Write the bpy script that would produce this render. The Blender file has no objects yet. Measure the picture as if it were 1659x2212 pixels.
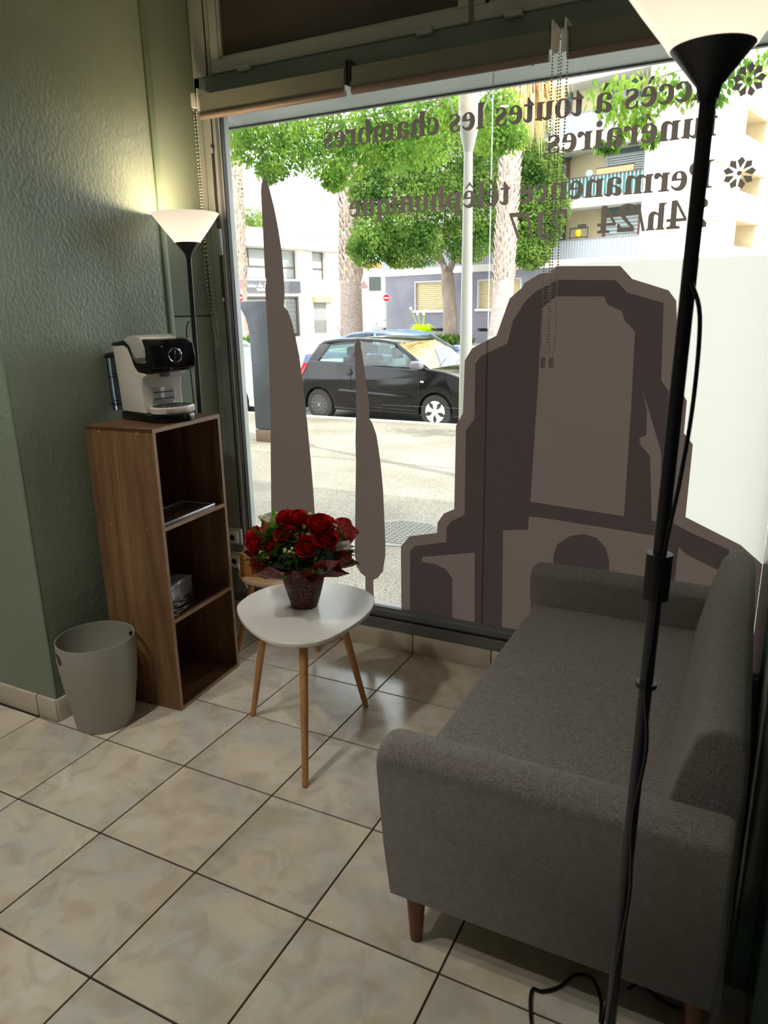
import bpy, bmesh, math, random
from mathutils import Vector, Matrix
random.seed(7)
S = bpy.context.scene
COL = S.collection
PI = math.pi

# ------------------------------------------------------------------ camera
cam = bpy.data.cameras.new('camera')
cam_o = bpy.data.objects.new('camera', cam)
COL.objects.link(cam_o)
R_ = Vector((0.89308, 0.44952, -0.01766)).normalized()
F_ = Vector((-0.43766, 0.85765, -0.26999)).normalized()
U_ = R_.cross(F_).normalized()
R_ = F_.cross(U_).normalized()
M_ = Matrix((R_, U_, -F_)).transposed().to_4x4()
M_.translation = Vector((2.161, -1.760, 1.639))
cam_o.matrix_world = M_
cam.sensor_fit = 'HORIZONTAL'
cam.sensor_width = 24.0
cam.lens = 1566.45 * 24.0 / 1659.0
cam.clip_start = 0.02
cam.clip_end = 400
cam.dof.use_dof = True
cam.dof.focus_distance = 3.4
cam.dof.aperture_fstop = 7.0
S.camera = cam_o

# ------------------------------------------------------------------ sky, sun, exposure
w = bpy.data.worlds.new('sky')
S.world = w
w.use_nodes = True
bg = w.node_tree.nodes['Background']
bg.inputs[0].default_value = (0.93, 0.965, 1.0, 1)
bg.inputs[1].default_value = 3.3

sun = bpy.data.lights.new('sun', 'SUN')
sun.energy = 5.0
sun.angle = 0.01
sun.color = (1.0, 0.95, 0.86)
sun_o = bpy.data.objects.new('sun', sun)
COL.objects.link(sun_o)
sdir = Vector((0.60, -0.22, 0.78)).normalized()
sun_o.rotation_euler = sdir.to_track_quat('Z', 'Y').to_euler()
sun_o.location = (10, -4, 14)

S.view_settings.view_transform = 'Standard'
S.view_settings.look = 'None'
S.view_settings.gamma = 1.0
S.view_settings.use_curve_mapping = False
S.view_settings.exposure = 0.8
DOWNLIGHT_W = 28.0
LAMP_W = 4.2

# ------------------------------------------------------------------ materials
def lin(c):
    out = []
    for v in c[:3]:
        v = v / 255.0
        out.append(v / 12.92 if v <= 0.04045 else ((v + 0.055) / 1.055) ** 2.4)
    return (*out, 1.0)

def newmat(name):
    m = bpy.data.materials.new(name)
    m.use_nodes = True
    nt = m.node_tree
    return m, nt, nt.nodes['Principled BSDF'], nt.nodes['Material Output']

def coords(nt, space='world', stretch=(1, 1, 1), rnd=False):
    if space == 'world':
        g = nt.nodes.new('ShaderNodeNewGeometry'); out = g.outputs['Position']
    else:
        g = nt.nodes.new('ShaderNodeTexCoord'); out = g.outputs['Object']
    mp = nt.nodes.new('ShaderNodeMapping')
    mp.inputs['Scale'].default_value = stretch
    nt.links.new(out, mp.inputs['Vector'])
    if rnd:
        oi = nt.nodes.new('ShaderNodeObjectInfo')
        ml = nt.nodes.new('ShaderNodeMath'); ml.operation = 'MULTIPLY'; ml.inputs[1].default_value = 37.0
        cb = nt.nodes.new('ShaderNodeCombineXYZ')
        nt.links.new(oi.outputs['Random'], ml.inputs[0])
        for k in range(3):
            nt.links.new(ml.outputs[0], cb.inputs[k])
        nt.links.new(cb.outputs[0], mp.inputs['Location'])
    return mp.outputs['Vector']

MATS = {}
def mat(name, c1, c2=None, rough=0.5, metal=0.0, scale=8.0, stretch=(1, 1, 1), detail=4.0, bump=0.0, bscale=None,
        space='world', spec=0.5, rnd=False, lo=0.3, hi=0.7, bdist=0.002, coat=0.0, sheen=0.0, wave=False):
    if name in MATS:
        return MATS[name]
    m, nt, p, o = newmat(name)
    p.inputs['Roughness'].default_value = rough
    p.inputs['Metallic'].default_value = metal
    p.inputs['Specular IOR Level'].default_value = spec
    p.inputs['Coat Weight'].default_value = coat
    p.inputs['Sheen Weight'].default_value = sheen
    p.inputs['Base Color'].default_value = lin(c1)
    v = None
    if c2 is not None:
        v = coords(nt, space, stretch, rnd)
        n = nt.nodes.new('ShaderNodeTexNoise')
        n.inputs['Scale'].default_value = scale
        n.inputs['Detail'].default_value = detail
        nt.links.new(v, n.inputs['Vector'])
        r = nt.nodes.new('ShaderNodeValToRGB')
        r.color_ramp.elements[0].position = lo
        r.color_ramp.elements[1].position = hi
        r.color_ramp.elements[0].color = lin(c1)
        r.color_ramp.elements[1].color = lin(c2)
        nt.links.new(n.outputs['Fac'], r.inputs['Fac'])
        nt.links.new(r.outputs['Color'], p.inputs['Base Color'])
    if bump:
        v2 = coords(nt, space, stretch)
        n2 = nt.nodes.new('ShaderNodeTexNoise')
        n2.inputs['Scale'].default_value = bscale or scale * 3
        n2.inputs['Detail'].default_value = 3
        nt.links.new(v2, n2.inputs['Vector'])
        b = nt.nodes.new('ShaderNodeBump')
        b.inputs['Strength'].default_value = bump
        b.inputs['Distance'].default_value = bdist
        nt.links.new(n2.outputs['Fac'], b.inputs['Height'])
        nt.links.new(b.outputs['Normal'], p.inputs['Normal'])
    MATS[name] = m
    return m

def translucent(name, col, tcol, mix=0.5, noise=None):
    m, nt, p, o = newmat(name)
    nt.nodes.remove(p)
    d = nt.nodes.new('ShaderNodeBsdfDiffuse'); d.inputs[0].default_value = lin(col)
    t = nt.nodes.new('ShaderNodeBsdfTranslucent'); t.inputs[0].default_value = lin(tcol)
    mx = nt.nodes.new('ShaderNodeMixShader'); mx.inputs[0].default_value = mix
    nt.links.new(d.outputs[0], mx.inputs[1]); nt.links.new(t.outputs[0], mx.inputs[2])
    nt.links.new(mx.outputs[0], o.inputs['Surface'])
    if noise:
        v = coords(nt, 'world')
        for sh, ca, cb in ((d, col, noise[1]), (t, tcol, noise[2])):
            n = nt.nodes.new('ShaderNodeTexNoise'); n.inputs['Scale'].default_value = noise[0]; n.inputs['Detail'].default_value = 5
            nt.links.new(v, n.inputs['Vector'])
            r = nt.nodes.new('ShaderNodeValToRGB')
            r.color_ramp.elements[0].position = 0.38; r.color_ramp.elements[1].position = 0.62
            r.color_ramp.elements[0].color = lin(ca); r.color_ramp.elements[1].color = lin(cb)
            nt.links.new(n.outputs['Fac'], r.inputs['Fac']); nt.links.new(r.outputs['Color'], sh.inputs[0])
    return m

def glassmat(name, tint=(1, 1, 1), strength=1.0, rough=0.0):
    m, nt, p, o = newmat(name)
    nt.nodes.remove(p)
    t = nt.nodes.new('ShaderNodeBsdfTransparent'); t.inputs[0].default_value = (*tint, 1)
    g = nt.nodes.new('ShaderNodeBsdfGlossy'); g.inputs['Roughness'].default_value = rough
    f = nt.nodes.new('ShaderNodeFresnel'); f.inputs['IOR'].default_value = 1.5
    ml = nt.nodes.new('ShaderNodeMath'); ml.operation = 'MULTIPLY'; ml.inputs[1].default_value = strength
    mx = nt.nodes.new('ShaderNodeMixShader')
    nt.links.new(f.outputs[0], ml.inputs[0]); nt.links.new(ml.outputs[0], mx.inputs[0])
    nt.links.new(t.outputs[0], mx.inputs[1]); nt.links.new(g.outputs[0], mx.inputs[2])
    nt.links.new(mx.outputs[0], o.inputs['Surface'])
    return m

def emitmat(name, col, strength):
    m, nt, p, o = newmat(name)
    p.inputs['Base Color'].default_value = lin(col)
    p.inputs['Emission Color'].default_value = lin(col)
    p.inputs['Emission Strength'].default_value = strength
    return m

# ------------------------------------------------------------------ mesh builder
class MB:
    def __init__(s, off=(0, 0, 0)):
        s.v = []; s.f = []; s.off = Vector(off)
    def add(s, vs, fs):
        n = len(s.v)
        s.v += [Vector(a) - s.off for a in vs]
        s.f += [tuple(i + n for i in f) for f in fs]
        return s
    def box(s, x0, x1, y0, y1, z0, z1, m=None):
        vs = [(x, y, z) for z in (z0, z1) for y in (y0, y1) for x in (x0, x1)]
        if m is not None:
            vs = [m @ Vector(a) for a in vs]
        return s.add(vs, [(0, 2, 3, 1), (4, 5, 7, 6), (0, 1, 5, 4), (2, 6, 7, 3), (0, 4, 6, 2), (1, 3, 7, 5)])
    def prism(s, poly, a0, a1, axis='y', inset=None):
        n = len(poly)
        def P(p, a):
            if axis == 'y': return (p[0], a, p[1])
            if axis == 'x': return (a, p[0], p[1])
            return (p[0], p[1], a)
        lo = [P(p, a0 + (inset(p) if inset else 0)) for p in poly]
        hi = [P(p, a1 - (inset(p) if inset else 0)) for p in poly]
        fs = [tuple(range(n)), tuple(reversed(range(n, 2 * n)))]
        fs += [(i, i + n, (i + 1) % n + n, (i + 1) % n) for i in range(n)]
        return s.add(lo + hi, fs)
    def lathe(s, prof, c=(0, 0, 0), seg=32, cap0=True, cap1=True, sx=1, sy=1):
        n = len(prof); vs = []; fs = []
        for r, z in prof:
            for k in range(seg):
                a = 2 * PI * k / seg
                vs.append((c[0] + r * sx * math.cos(a), c[1] + r * sy * math.sin(a), c[2] + z))
        for i in range(n - 1):
            for k in range(seg):
                k2 = (k + 1) % seg
                fs.append((i * seg + k, i * seg + k2, (i + 1) * seg + k2, (i + 1) * seg + k))
        if cap0: fs.append(tuple(reversed(range(seg))))
        if cap1: fs.append(tuple((n - 1) * seg + k for k in range(seg)))
        return s.add(vs, fs)
    def tube(s, pts, r, seg=8, r1=None, cap=True):
        pts = [Vector(p) for p in pts]; n = len(pts); vs = []; fs = []
        for i, p in enumerate(pts):
            t = (pts[min(i + 1, n - 1)] - pts[max(i - 1, 0)]).normalized()
            a = Vector((0, 0, 1)) if abs(t.z) < 0.9 else Vector((1, 0, 0))
            e1 = t.cross(a).normalized(); e2 = t.cross(e1)
            rr = r if r1 is None else r + (r1 - r) * i / (n - 1)
            for k in range(seg):
                q = 2 * PI * k / seg
                vs.append(p + e1 * rr * math.cos(q) + e2 * rr * math.sin(q))
        for i in range(n - 1):
            for k in range(seg):
                k2 = (k + 1) % seg
                fs.append((i * seg + k, i * seg + k2, (i + 1) * seg + k2, (i + 1) * seg + k))
        if cap:
            fs.append(tuple(range(seg))); fs.append(tuple((n - 1) * seg + k for k in range(seg)))
        return s.add(vs, fs)
    def ball(s, c, r, seg=8, rings=5, sz=1.0):
        vs = [(c[0], c[1], c[2] - r * sz)]; fs = []
        for i in range(1, rings):
            ph = -PI / 2 + PI * i / rings
            for k in range(seg):
                a = 2 * PI * k / seg
                vs.append((c[0] + r * math.cos(ph) * math.cos(a), c[1] + r * math.cos(ph) * math.sin(a), c[2] + r * sz * math.sin(ph)))
        vs.append((c[0], c[1], c[2] + r * sz)); L = len(vs) - 1
        for k in range(seg):
            k2 = (k + 1) % seg
            fs.append((0, 1 + k2, 1 + k))
            for i in range(rings - 2):
                a = 1 + i * seg
                fs.append((a + k, a + k2, a + seg + k2, a + seg + k))
            fs.append((L, 1 + (rings - 2) * seg + k, 1 + (rings - 2) * seg + k2))
        return s.add(vs, fs)
    def build(s, name, m, parent=None, bevel=0.0, smooth=False, seg=2, label=None, kind=None, world=False):
        me = bpy.data.meshes.new(name)
        vs = s.v
        if world and parent is not None:
            L = parent.location
            vs = [v - L for v in vs]
        me.from_pydata([tuple(v) for v in vs], [], s.f)
        if bevel or smooth:
            bm = bmesh.new(); bm.from_mesh(me)
            bmesh.ops.recalc_face_normals(bm, faces=bm.faces)
            if bevel:
                es = [e for e in bm.edges if len(e.link_faces) == 2 and e.calc_face_angle(0) > 0.5]
                bmesh.ops.bevel(bm, geom=es, offset=bevel, segments=seg, affect='EDGES', profile=0.5, clamp_overlap=True)
            bm.to_mesh(me); bm.free()
        else:
            bm = bmesh.new(); bm.from_mesh(me)
            bmesh.ops.recalc_face_normals(bm, faces=bm.faces)
            bm.to_mesh(me); bm.free()
        if smooth or bevel:
            for p in me.polygons: p.use_smooth = True
            try: me.set_sharp_from_angle(angle=math.radians(38 if not smooth else 50))
            except Exception: pass
        me.materials.append(m)
        o = bpy.data.objects.new(name, me)
        COL.objects.link(o)
        if parent is not None: o.parent = parent
        if label: o['label'] = label
        if kind: o['kind'] = kind
        return o

def thing(name, label, cat, loc=(0, 0, 0), rz=0.0, group=None):
    o = bpy.data.objects.new(name, None)
    o.empty_display_size = 0.1
    COL.objects.link(o)
    o.location = loc; o.rotation_euler = (0, 0, rz)
    o['label'] = label; o['category'] = cat
    if group: o['group'] = group
    return o

def struct(o, label):
    o['kind'] = 'structure'; o['label'] = label
    return o

def tagged(o, label, cat, group=None):
    o['label'] = label; o['category'] = cat
    if group: o['group'] = group
    return o

def sempty(name, label, loc=(0, 0, 0), rz=0.0):
    o = bpy.data.objects.new(name, None); COL.objects.link(o)
    o.location = loc; o.rotation_euler = (0, 0, rz)
    o['kind'] = 'structure'; o['label'] = label
    return o

def arc(cx, cy, r, a0, a1, n):
    return [(cx + r * math.cos(a0 + (a1 - a0) * i / n), cy + r * math.sin(a0 + (a1 - a0) * i / n)) for i in range(n + 1)]

def smoothpath(pts, n=6):
    pts = [Vector(p) for p in pts]; out = []
    for i in range(len(pts) - 1):
        p0 = pts[max(i - 1, 0)]; p1 = pts[i]; p2 = pts[i + 1]; p3 = pts[min(i + 2, len(pts) - 1)]
        for k in range(n):
            t = k / n
            out.append(0.5 * ((2 * p1) + (p2 - p0) * t + (2 * p0 - 5 * p1 + 4 * p2 - p3) * t * t + (3 * p1 - p0 - 3 * p2 + p3) * t ** 3))
    out.append(pts[-1])
    return out

# ------------------------------------------------------------------ common materials
green = mat('green_plaster', (134, 145, 127), (146, 157, 138), rough=0.34, scale=3, bump=0.6, bscale=62, bdist=0.004, stretch=(1, 1, 0.8), spec=0.45)
green_flat = mat('green_panel_paint', (138, 150, 130), rough=0.5)
frame_m = mat('greygreen_frame_paint', (146, 152, 146), (156, 162, 155), rough=0.45, scale=6)
frame_d = mat('green_grey_header_paint', (96, 112, 106), (104, 120, 112), rough=0.5, scale=4)
darkmetal = mat('dark_grey_aluminium', (72, 74, 76), rough=0.4, metal=0.3)
grout = mat('brown_grout', (50, 38, 30), (64, 50, 38), rough=0.9, scale=60)
skirt_m = mat('beige_skirting_tile', (206, 192, 174), (216, 204, 188), rough=0.35, scale=9)
white_p = mat('white_plastic', (226, 224, 216), rough=0.35)
black_g = mat('black_gloss', (14, 14, 16), rough=0.12, spec=0.6)
black_m = mat('black_matt', (26, 26, 28), rough=0.5)
chrome = mat('chrome', (210, 210, 212), rough=0.12, metal=1.0)
ceil_m = mat('ceiling_white', (206, 204, 196), rough=0.9)

def tilemat():
    m, nt, p, o = newmat('beige_marbled_tile')
    p.inputs['Roughness'].default_value = 0.16
    p.inputs['Specular IOR Level'].default_value = 0.55
    v = coords(nt, 'world', (1, 1, 1), rnd=True)
    n1 = nt.nodes.new('ShaderNodeTexNoise'); n1.inputs['Scale'].default_value = 2.6; n1.inputs['Detail'].default_value = 6; n1.inputs['Distortion'].default_value = 0.7
    n2 = nt.nodes.new('ShaderNodeTexNoise'); n2.inputs['Scale'].default_value = 9.0; n2.inputs['Detail'].default_value = 8; n2.inputs['Distortion'].default_value = 1.0
    nt.links.new(v, n1.inputs['Vector']); nt.links.new(v, n2.inputs['Vector'])
    r = nt.nodes.new('ShaderNodeValToRGB')
    e = r.color_ramp.elements
    e[0].position = 0.30; e[0].color = lin((198, 186, 164))
    e[1].position = 0.72; e[1].color = lin((230, 223, 210))
    a = r.color_ramp.elements.new(0.44); a.color = lin((210, 205, 194))
    b = r.color_ramp.elements.new(0.56); b.color = lin((222, 210, 188))
    nt.links.new(n1.outputs['Fac'], r.inputs['Fac'])
    r2 = nt.nodes.new('ShaderNodeValToRGB')
    r2.color_ramp.elements[0].position = 0.35; r2.color_ramp.elements[0].color = lin((205, 196, 186))
    r2.color_ramp.elements[1].position = 0.55; r2.color_ramp.elements[1].color = (1, 1, 1, 1)
    nt.links.new(n2.outputs['Fac'], r2.inputs['Fac'])
    mx = nt.nodes.new('ShaderNodeMixRGB'); mx.blend_type = 'MULTIPLY'; mx.inputs[0].default_value = 0.45
    nt.links.new(r.outputs['Color'], mx.inputs[1]); nt.links.new(r2.outputs['Color'], mx.inputs[2])
    nt.links.new(mx.outputs[0], p.inputs['Base Color'])
    mr = nt.nodes.new('ShaderNodeMapRange'); mr.inputs[3].default_value = 0.12; mr.inputs[4].default_value = 0.24
    nt.links.new(n2.outputs['Fac'], mr.inputs[0]); nt.links.new(mr.outputs[0], p.inputs['Roughness'])
    return m
tile_m = tilemat()

def woodmat(name, dark, light, axis=2, scale=7.0, rough=0.45, sp=14.0, space='object'):
    m, nt, p, o = newmat(name)
    st = [sp, sp, sp]; st[axis] = sp * 0.06
    v = coords(nt, space, tuple(st))
    n = nt.nodes.new('ShaderNodeTexNoise'); n.inputs['Scale'].default_value = scale / 7.0; n.inputs['Detail'].default_value = 7; n.inputs['Distortion'].default_value = 0.4
    nt.links.new(v, n.inputs['Vector'])
    st2 = [sp * 9] * 3; st2[axis] = sp * 0.5
    v2 = coords(nt, space, tuple(st2))
    n2 = nt.nodes.new('ShaderNodeTexNoise'); n2.inputs['Scale'].default_value = 1.0; n2.inputs['Detail'].default_value = 3
    nt.links.new(v2, n2.inputs['Vector'])
    r = nt.nodes.new('ShaderNodeValToRGB')
    r.color_ramp.elements[0].position = 0.32; r.color_ramp.elements[0].color = lin(dark)
    r.color_ramp.elements[1].position = 0.68; r.color_ramp.elements[1].color = lin(light)
    ad = nt.nodes.new('ShaderNodeMixRGB'); ad.inputs[0].default_value = 0.3
    nt.links.new(n.outputs['Fac'], ad.inputs[1]); nt.links.new(n2.outputs['Fac'], ad.inputs[2])
    nt.links.new(ad.outputs[0], r.inputs['Fac'])
    nt.links.new(r.outputs['Color'], p.inputs['Base Color'])
    p.inputs['Roughness'].default_value = rough
    return m
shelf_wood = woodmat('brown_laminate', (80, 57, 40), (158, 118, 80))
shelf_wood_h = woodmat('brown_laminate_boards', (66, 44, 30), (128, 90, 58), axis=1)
edge_wood = mat('light_brown_edge_band', (150, 118, 92), (166, 132, 104), rough=0.5, scale=20)
pine = woodmat('light_beech', (176, 120, 72), (214, 160, 106), sp=30)
pine_pale = mat('pale_birch', (214, 184, 146), (224, 196, 160), rough=0.5, scale=8, stretch=(1, 8, 8))

def fabricmat(name, a, b):
    m, nt, p, o = newmat(name)
    v = coords(nt, 'world', (1, 1, 1))
    n = nt.nodes.new('ShaderNodeTexNoise'); n.inputs['Scale'].default_value = 420; n.inputs['Detail'].default_value = 2
    n3 = nt.nodes.new('ShaderNodeTexNoise'); n3.inputs['Scale'].default_value = 60; n3.inputs['Detail'].default_value = 4
    nt.links.new(v, n.inputs['Vector']); nt.links.new(v, n3.inputs['Vector'])
    ad = nt.nodes.new('ShaderNodeMixRGB'); ad.inputs[0].default_value = 0.15
    nt.links.new(n.outputs['Fac'], ad.inputs[1]); nt.links.new(n3.outputs['Fac'], ad.inputs[2])
    r = nt.nodes.new('ShaderNodeValToRGB')
    r.color_ramp.elements[0].position = 0.36; r.color_ramp.elements[0].color = lin(a)
    r.color_ramp.elements[1].position = 0.64; r.color_ramp.elements[1].color = lin(b)
    nt.links.new(ad.outputs[0], r.inputs['Fac']); nt.links.new(r.outputs['Color'], p.inputs['Base Color'])
    bp = nt.nodes.new('ShaderNodeBump'); bp.inputs['Strength'].default_value = 0.35; bp.inputs['Distance'].default_value = 0.0015
    nt.links.new(n.outputs['Fac'], bp.inputs['Height']); nt.links.new(bp.outputs['Normal'], p.inputs['Normal'])
    p.inputs['Roughness'].default_value = 0.95
    p.inputs['Specular IOR Level'].default_value = 0.15
    p.inputs['Sheen Weight'].default_value = 0.25
    return m
sofa_m = fabricmat('grey_woven_fabric', (102, 98, 95), (158, 152, 147))

# ================================================================== ROOM
YW = 1.2          # inner face of the shop-window wall
XL = -0.292       # alcove left wall
XR = 2.30         # right wall
ZC = 3.10
floor = struct(MB().box(-4.2, 2.6, -7.2, 1.22, -0.12, -0.004).build('floor', grout), 'floor of square beige marbled tiles with dark joints')
tmesh = None
for i in range(-9, 6):
    for j in range(-14, 3):
        if i < -1 and j >= 0: continue
        if j < -11: continue
        if tmesh is None:
            t = MB().box(0.0028, 0.3972, 0.0028, 0.3972, -0.01, 0.0).build('tile', tile_m, floor, bevel=0.0012, seg=1)
            tmesh = t.data
        else:
            t = bpy.data.objects.new('tile', tmesh); COL.objects.link(t); t.parent = floor
        t.location = (i * 0.4, j * 0.4, 0)

wl = struct(MB().box(XL - 0.1, XL, 0.118, 0.884, 0, ZC).build('wall_left', green), 'left alcove wall of rough green plaster')
MB().tube([(XL - 0.003, 0.021, 0.1), (XL - 0.003, 0.021, ZC)], 0.006, 10).build('corner_bead', mat('pale_green_bead', (126, 144, 122), rough=0.4), wl, smooth=True)
# smooth panelled part near the window
wp = sempty('wall_left_panel', 'smooth pale green panels between plaster and window')
MB().box(XL - 0.1, XL - 0.004, 0.884, 1.3, 0, 1.618).build('panel', green_flat, wp, bevel=0.003)
MB().box(XL - 0.1, XL - 0.004, 0.884, 1.3, 1.622, ZC).build('panel', green_flat, wp, bevel=0.003)
MB().box(XL - 0.02, XL + 0.010, 0.886, 0.922, 0, ZC).build('cover_strip', mat('pale_green_strip', (128, 146, 122), rough=0.45), wp, bevel=0.006)
wr_ = struct(MB().box(-4.2, XL, 0.018, 0.118, 0, ZC).build('wall_left_return', green), 'green plastered wall stub facing the room at left')
MB().box(-4.2, XL - 0.1, 0.118, 1.3, 0, ZC).build('wall_core', green_flat, wr_)
struct(MB().box(XR, XR + 0.15, -7.2, 1.4, 0, ZC).build('wall_right', mat('dark_green_gloss_wall', (58, 78, 70), rough=0.22, spec=0.6)), 'dark glossy green wall behind the sofa')
struct(MB().box(-4.3, 2.6, -7.3, -7.2, 0, ZC).build('wall_back', green_flat), 'back wall behind the camera')
struct(MB().box(-4.3, -4.2, -7.3, 1.4, 0, ZC).build('wall_far_left', green_flat), 'far left wall out of view')
ceiling = struct(MB().box(-4.3, 2.6, -7.3, 1.4, ZC, ZC + 0.15).build('ceiling', ceil_m), 'white ceiling with recessed downlights')
# pilaster of glass and metal between sofa and right wall
tp = sempty('trim_1', 'teal glazed partition edge with slim metal profiles behind the sofa')
MB().box(2.262, 2.30, -0.12, 1.2, 0, 2.5).build('panel', mat('teal_glazed_panel', (96, 126, 120), rough=0.15, spec=0.7), tp, bevel=0.002)
MB().box(2.25, 2.262, -0.122, -0.10, 0, 2.5).build('metal_profile', mat('brushed_profile', (150, 156, 156), rough=0.25, metal=0.9), tp, bevel=0.002)
MB().box(2.25, 2.262, -0.085, -0.07, 0, 2.5).build('metal_profile', MATS['brushed_profile'], tp, bevel=0.002)
MB().box(2.254, 2.262, -0.10, -0.085, 0, 2.5).build('rubber_gap', black_m, tp)

# skirting
bf = sempty('baseboard_front', 'row of beige skirting tiles below the shop window')
def skirt(parent, n, x0, x1, y0, y1):
    return MB().box(x0, x1, y0, y1, 0, 0.1).build('tile', skirt_m, parent, bevel=0.0025)
for i in range(-1, 6):
    skirt(bf, i, max(i * 0.4, XL) + 0.0025, min((i + 1) * 0.4, 2.26) - 0.0025, 1.188, 1.203)
MB().box(XL, XR, 1.195, 1.24, 0, 0.1).build('backing', grout, bf)
bl = sempty('baseboard_left', 'beige skirting tiles round the green wall corner')
for a, b in [(-3.6 + 0.4 * k, -3.2 + 0.4 * k) for k in range(8)] + [(-0.4, -0.292)]:
    MB().box(a + 0.003, b - 0.003 + (0.010 if b > -0.3 else 0), 0.004, 0.018, 0, 0.1).build('tile', skirt_m, bl, bevel=0.0025)
MB().box(XL, XL + 0.012, 0.014, 0.4, 0, 0.1).build('tile', skirt_m, bl, bevel=0.0025)
MB().box(XL, XL + 0.012, 0.404, 0.8, 0, 0.1).build('tile', skirt_m, bl, bevel=0.0025)
MB().box(-3.6, XL + 0.004, 0.008, 0.018, 0, 0.098).build('joint_backing', grout, bl)

# ------------------------------------------------------------------ window wall
win = sempty('window_1', 'large shop window in grey green metal frame')
sill = mat('grey_sill_metal', (104, 106, 106), (116, 117, 116), rough=0.45, scale=5)
MB().prism([(1.196, 0.100), (1.196, 0.150), (1.215, 0.154), (1.215, 0.158), (1.222, 0.160), (1.222, 0.185), (1.238, 0.190), (1.238, 0.200), (1.30, 0.200), (1.30, 0.100)], XL, XR, 'x').build('sill_profile', sill, win)
MB().box(XL, 2.26, 1.205, 1.222, 0.1575, 0.1595).build('black_seal', black_m, win)
MB().box(XL - 0.1, XR + 0.15, 1.24, 1.42, -0.12, 0.1).build('plinth', ceil_m, win)
# left jamb, stepped
MB().prism([(XL, 1.2), (-0.262, 1.2), (-0.262, 1.204), (-0.215, 1.204), (-0.215, 1.212), (-0.196, 1.212), (-0.196, 1.235), (-0.188, 1.235), (-0.188, 1.30), (XL, 1.30)], 0.10, ZC, 'z').build('jamb', frame_m, win)
MB().box(-0.216, -0.212, 1.206, 1.213, 0.2, 2.6).build('jamb_groove', darkmetal, win)
MB().box(-0.189, -0.183, 1.236, 1.262, 0.2, 2.6).build('glass_seal', black_m, win)
# transom beam and upper sashes
MB().box(XL, XR, 1.2, 1.32, 2.60, 2.672).build('transom_beam', frame_d, win, bevel=0.003)
MB().box(XL, XR, 1.2, 1.32, 3.02, ZC).build('head_beam', frame_m, win)
MB().box(XL, -0.215, 1.199, 1.31, 2.672, 3.02).build('jamb_upper', frame_m, win, bevel=0.003)
dark_glass = mat('smoked_fanlight_glass', (44, 40, 36), (54, 50, 44), rough=0.3, scale=3, spec=0.4)
for n_, (a, b) in enumerate(((-0.178, 1.052), (1.072, 2.27))):
    sash = MB().box(a, b, 1.19, 1.24, 2.674, 2.726).box(a, a + 0.045, 1.19, 1.24, 2.726, 3.02).box(b - 0.045, b, 1.19, 1.24, 2.726, 3.02).build('fanlight_sash', frame_m, win, bevel=0.004)
    MB().box(a + 0.045, b - 0.045, 1.215, 1.225, 2.726, 3.02).build('fanlight_pane', dark_glass, win)
    MB().box(a + 0.045, a + 0.056, 1.2, 1.214, 2.726, 3.02).box(a + 0.045, b - 0.045, 1.2, 1.214, 2.726, 2.737).build('glazing_bead', frame_m, win)
    for hx in ((0.008, 0.873) if n_ == 0 else (1.229, 2.1)):
        MB().box(hx - 0.035, hx + 0.035, 1.176, 1.2, 2.660, 2.682).build('hinge', frame_m, win, bevel=0.004)
MB().box(1.052, 1.072, 1.205, 1.31, 2.672, 3.02).build('mullion', frame_d, win)
# latch with rods on the jamb
MB().box(-0.202, -0.190, 1.176, 1.2, 1.90, 2.02).build('latch_handle', frame_m, win, bevel=0.005)
MB().tube([(-0.214, 1.196, 1.70), (-0.214, 1.196, 1.90)], 0.003).tube([(-0.214, 1.196, 2.02), (-0.214, 1.196, 2.36)], 0.003).build('latch_rod', darkmetal, win)
MB().box(-0.222, -0.206, 1.186, 1.2, 2.35, 2.375).box(-0.222, -0.206, 1.186, 1.2, 1.685, 1.705).build('rod_guide', frame_m, win, bevel=0.003)

glass = glassmat('clear_window_glass', (0.97, 0.985, 0.975), 1.0)
pane_a = MB().box(-0.186, 1.1295, 1.256, 1.262, 0.200, 2.60).build('pane', glass, win)
pane_b = MB().box(1.1325, 2.262, 1.256, 1.262, 0.200, 2.60).build('pane', glass, win)
MB().box(1.1295, 1.1325, 1.255, 1.263, 0.200, 2.60).build('pane_joint', glassmat('joint_silicone', (0.93, 0.94, 0.92), 1.5, 0.1), win)

# outer facade of the shop building, soffit and return walls
fac = sempty('wall_front_facade', 'outer wall of the shop building above the window')
MB().box(-8, 9, 1.32, 1.7, 2.66, 9.5).build('upper_wall', mat('facade_render', (150, 140, 122), rough=0.9), fac)
MB().box(-8, -0.56, 1.30, 1.7, -0.12, 2.66).build('side_wall', ceil_m, fac)
MB().box(XR + 0.15, 9, 1.30, 1.7, -0.12, 2.66).build('side_wall', ceil_m, fac)
MB().box(-0.56, XL, 1.29, 1.302, -0.12, 2.66).build('side_panel', darkmetal, fac)
MB().box(-0.9, XR + 0.15, 1.302, 1.78, 2.60, 2.66).build('soffit', mat('pale_blue_grey_soffit', (134, 148, 148), (146, 158, 158), rough=0.4, scale=2), fac)
MB().box(-0.9, XR + 0.15, 1.76, 1.785, 2.592, 2.90).build('fascia_edge', darkmetal, fac)
for sx in (-0.02, 1.2):
    MB().lathe([(0.006, -0.004), (0.006, 0)], (sx, 1.55, 2.60), 10).build('screw', black_m, fac)

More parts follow.
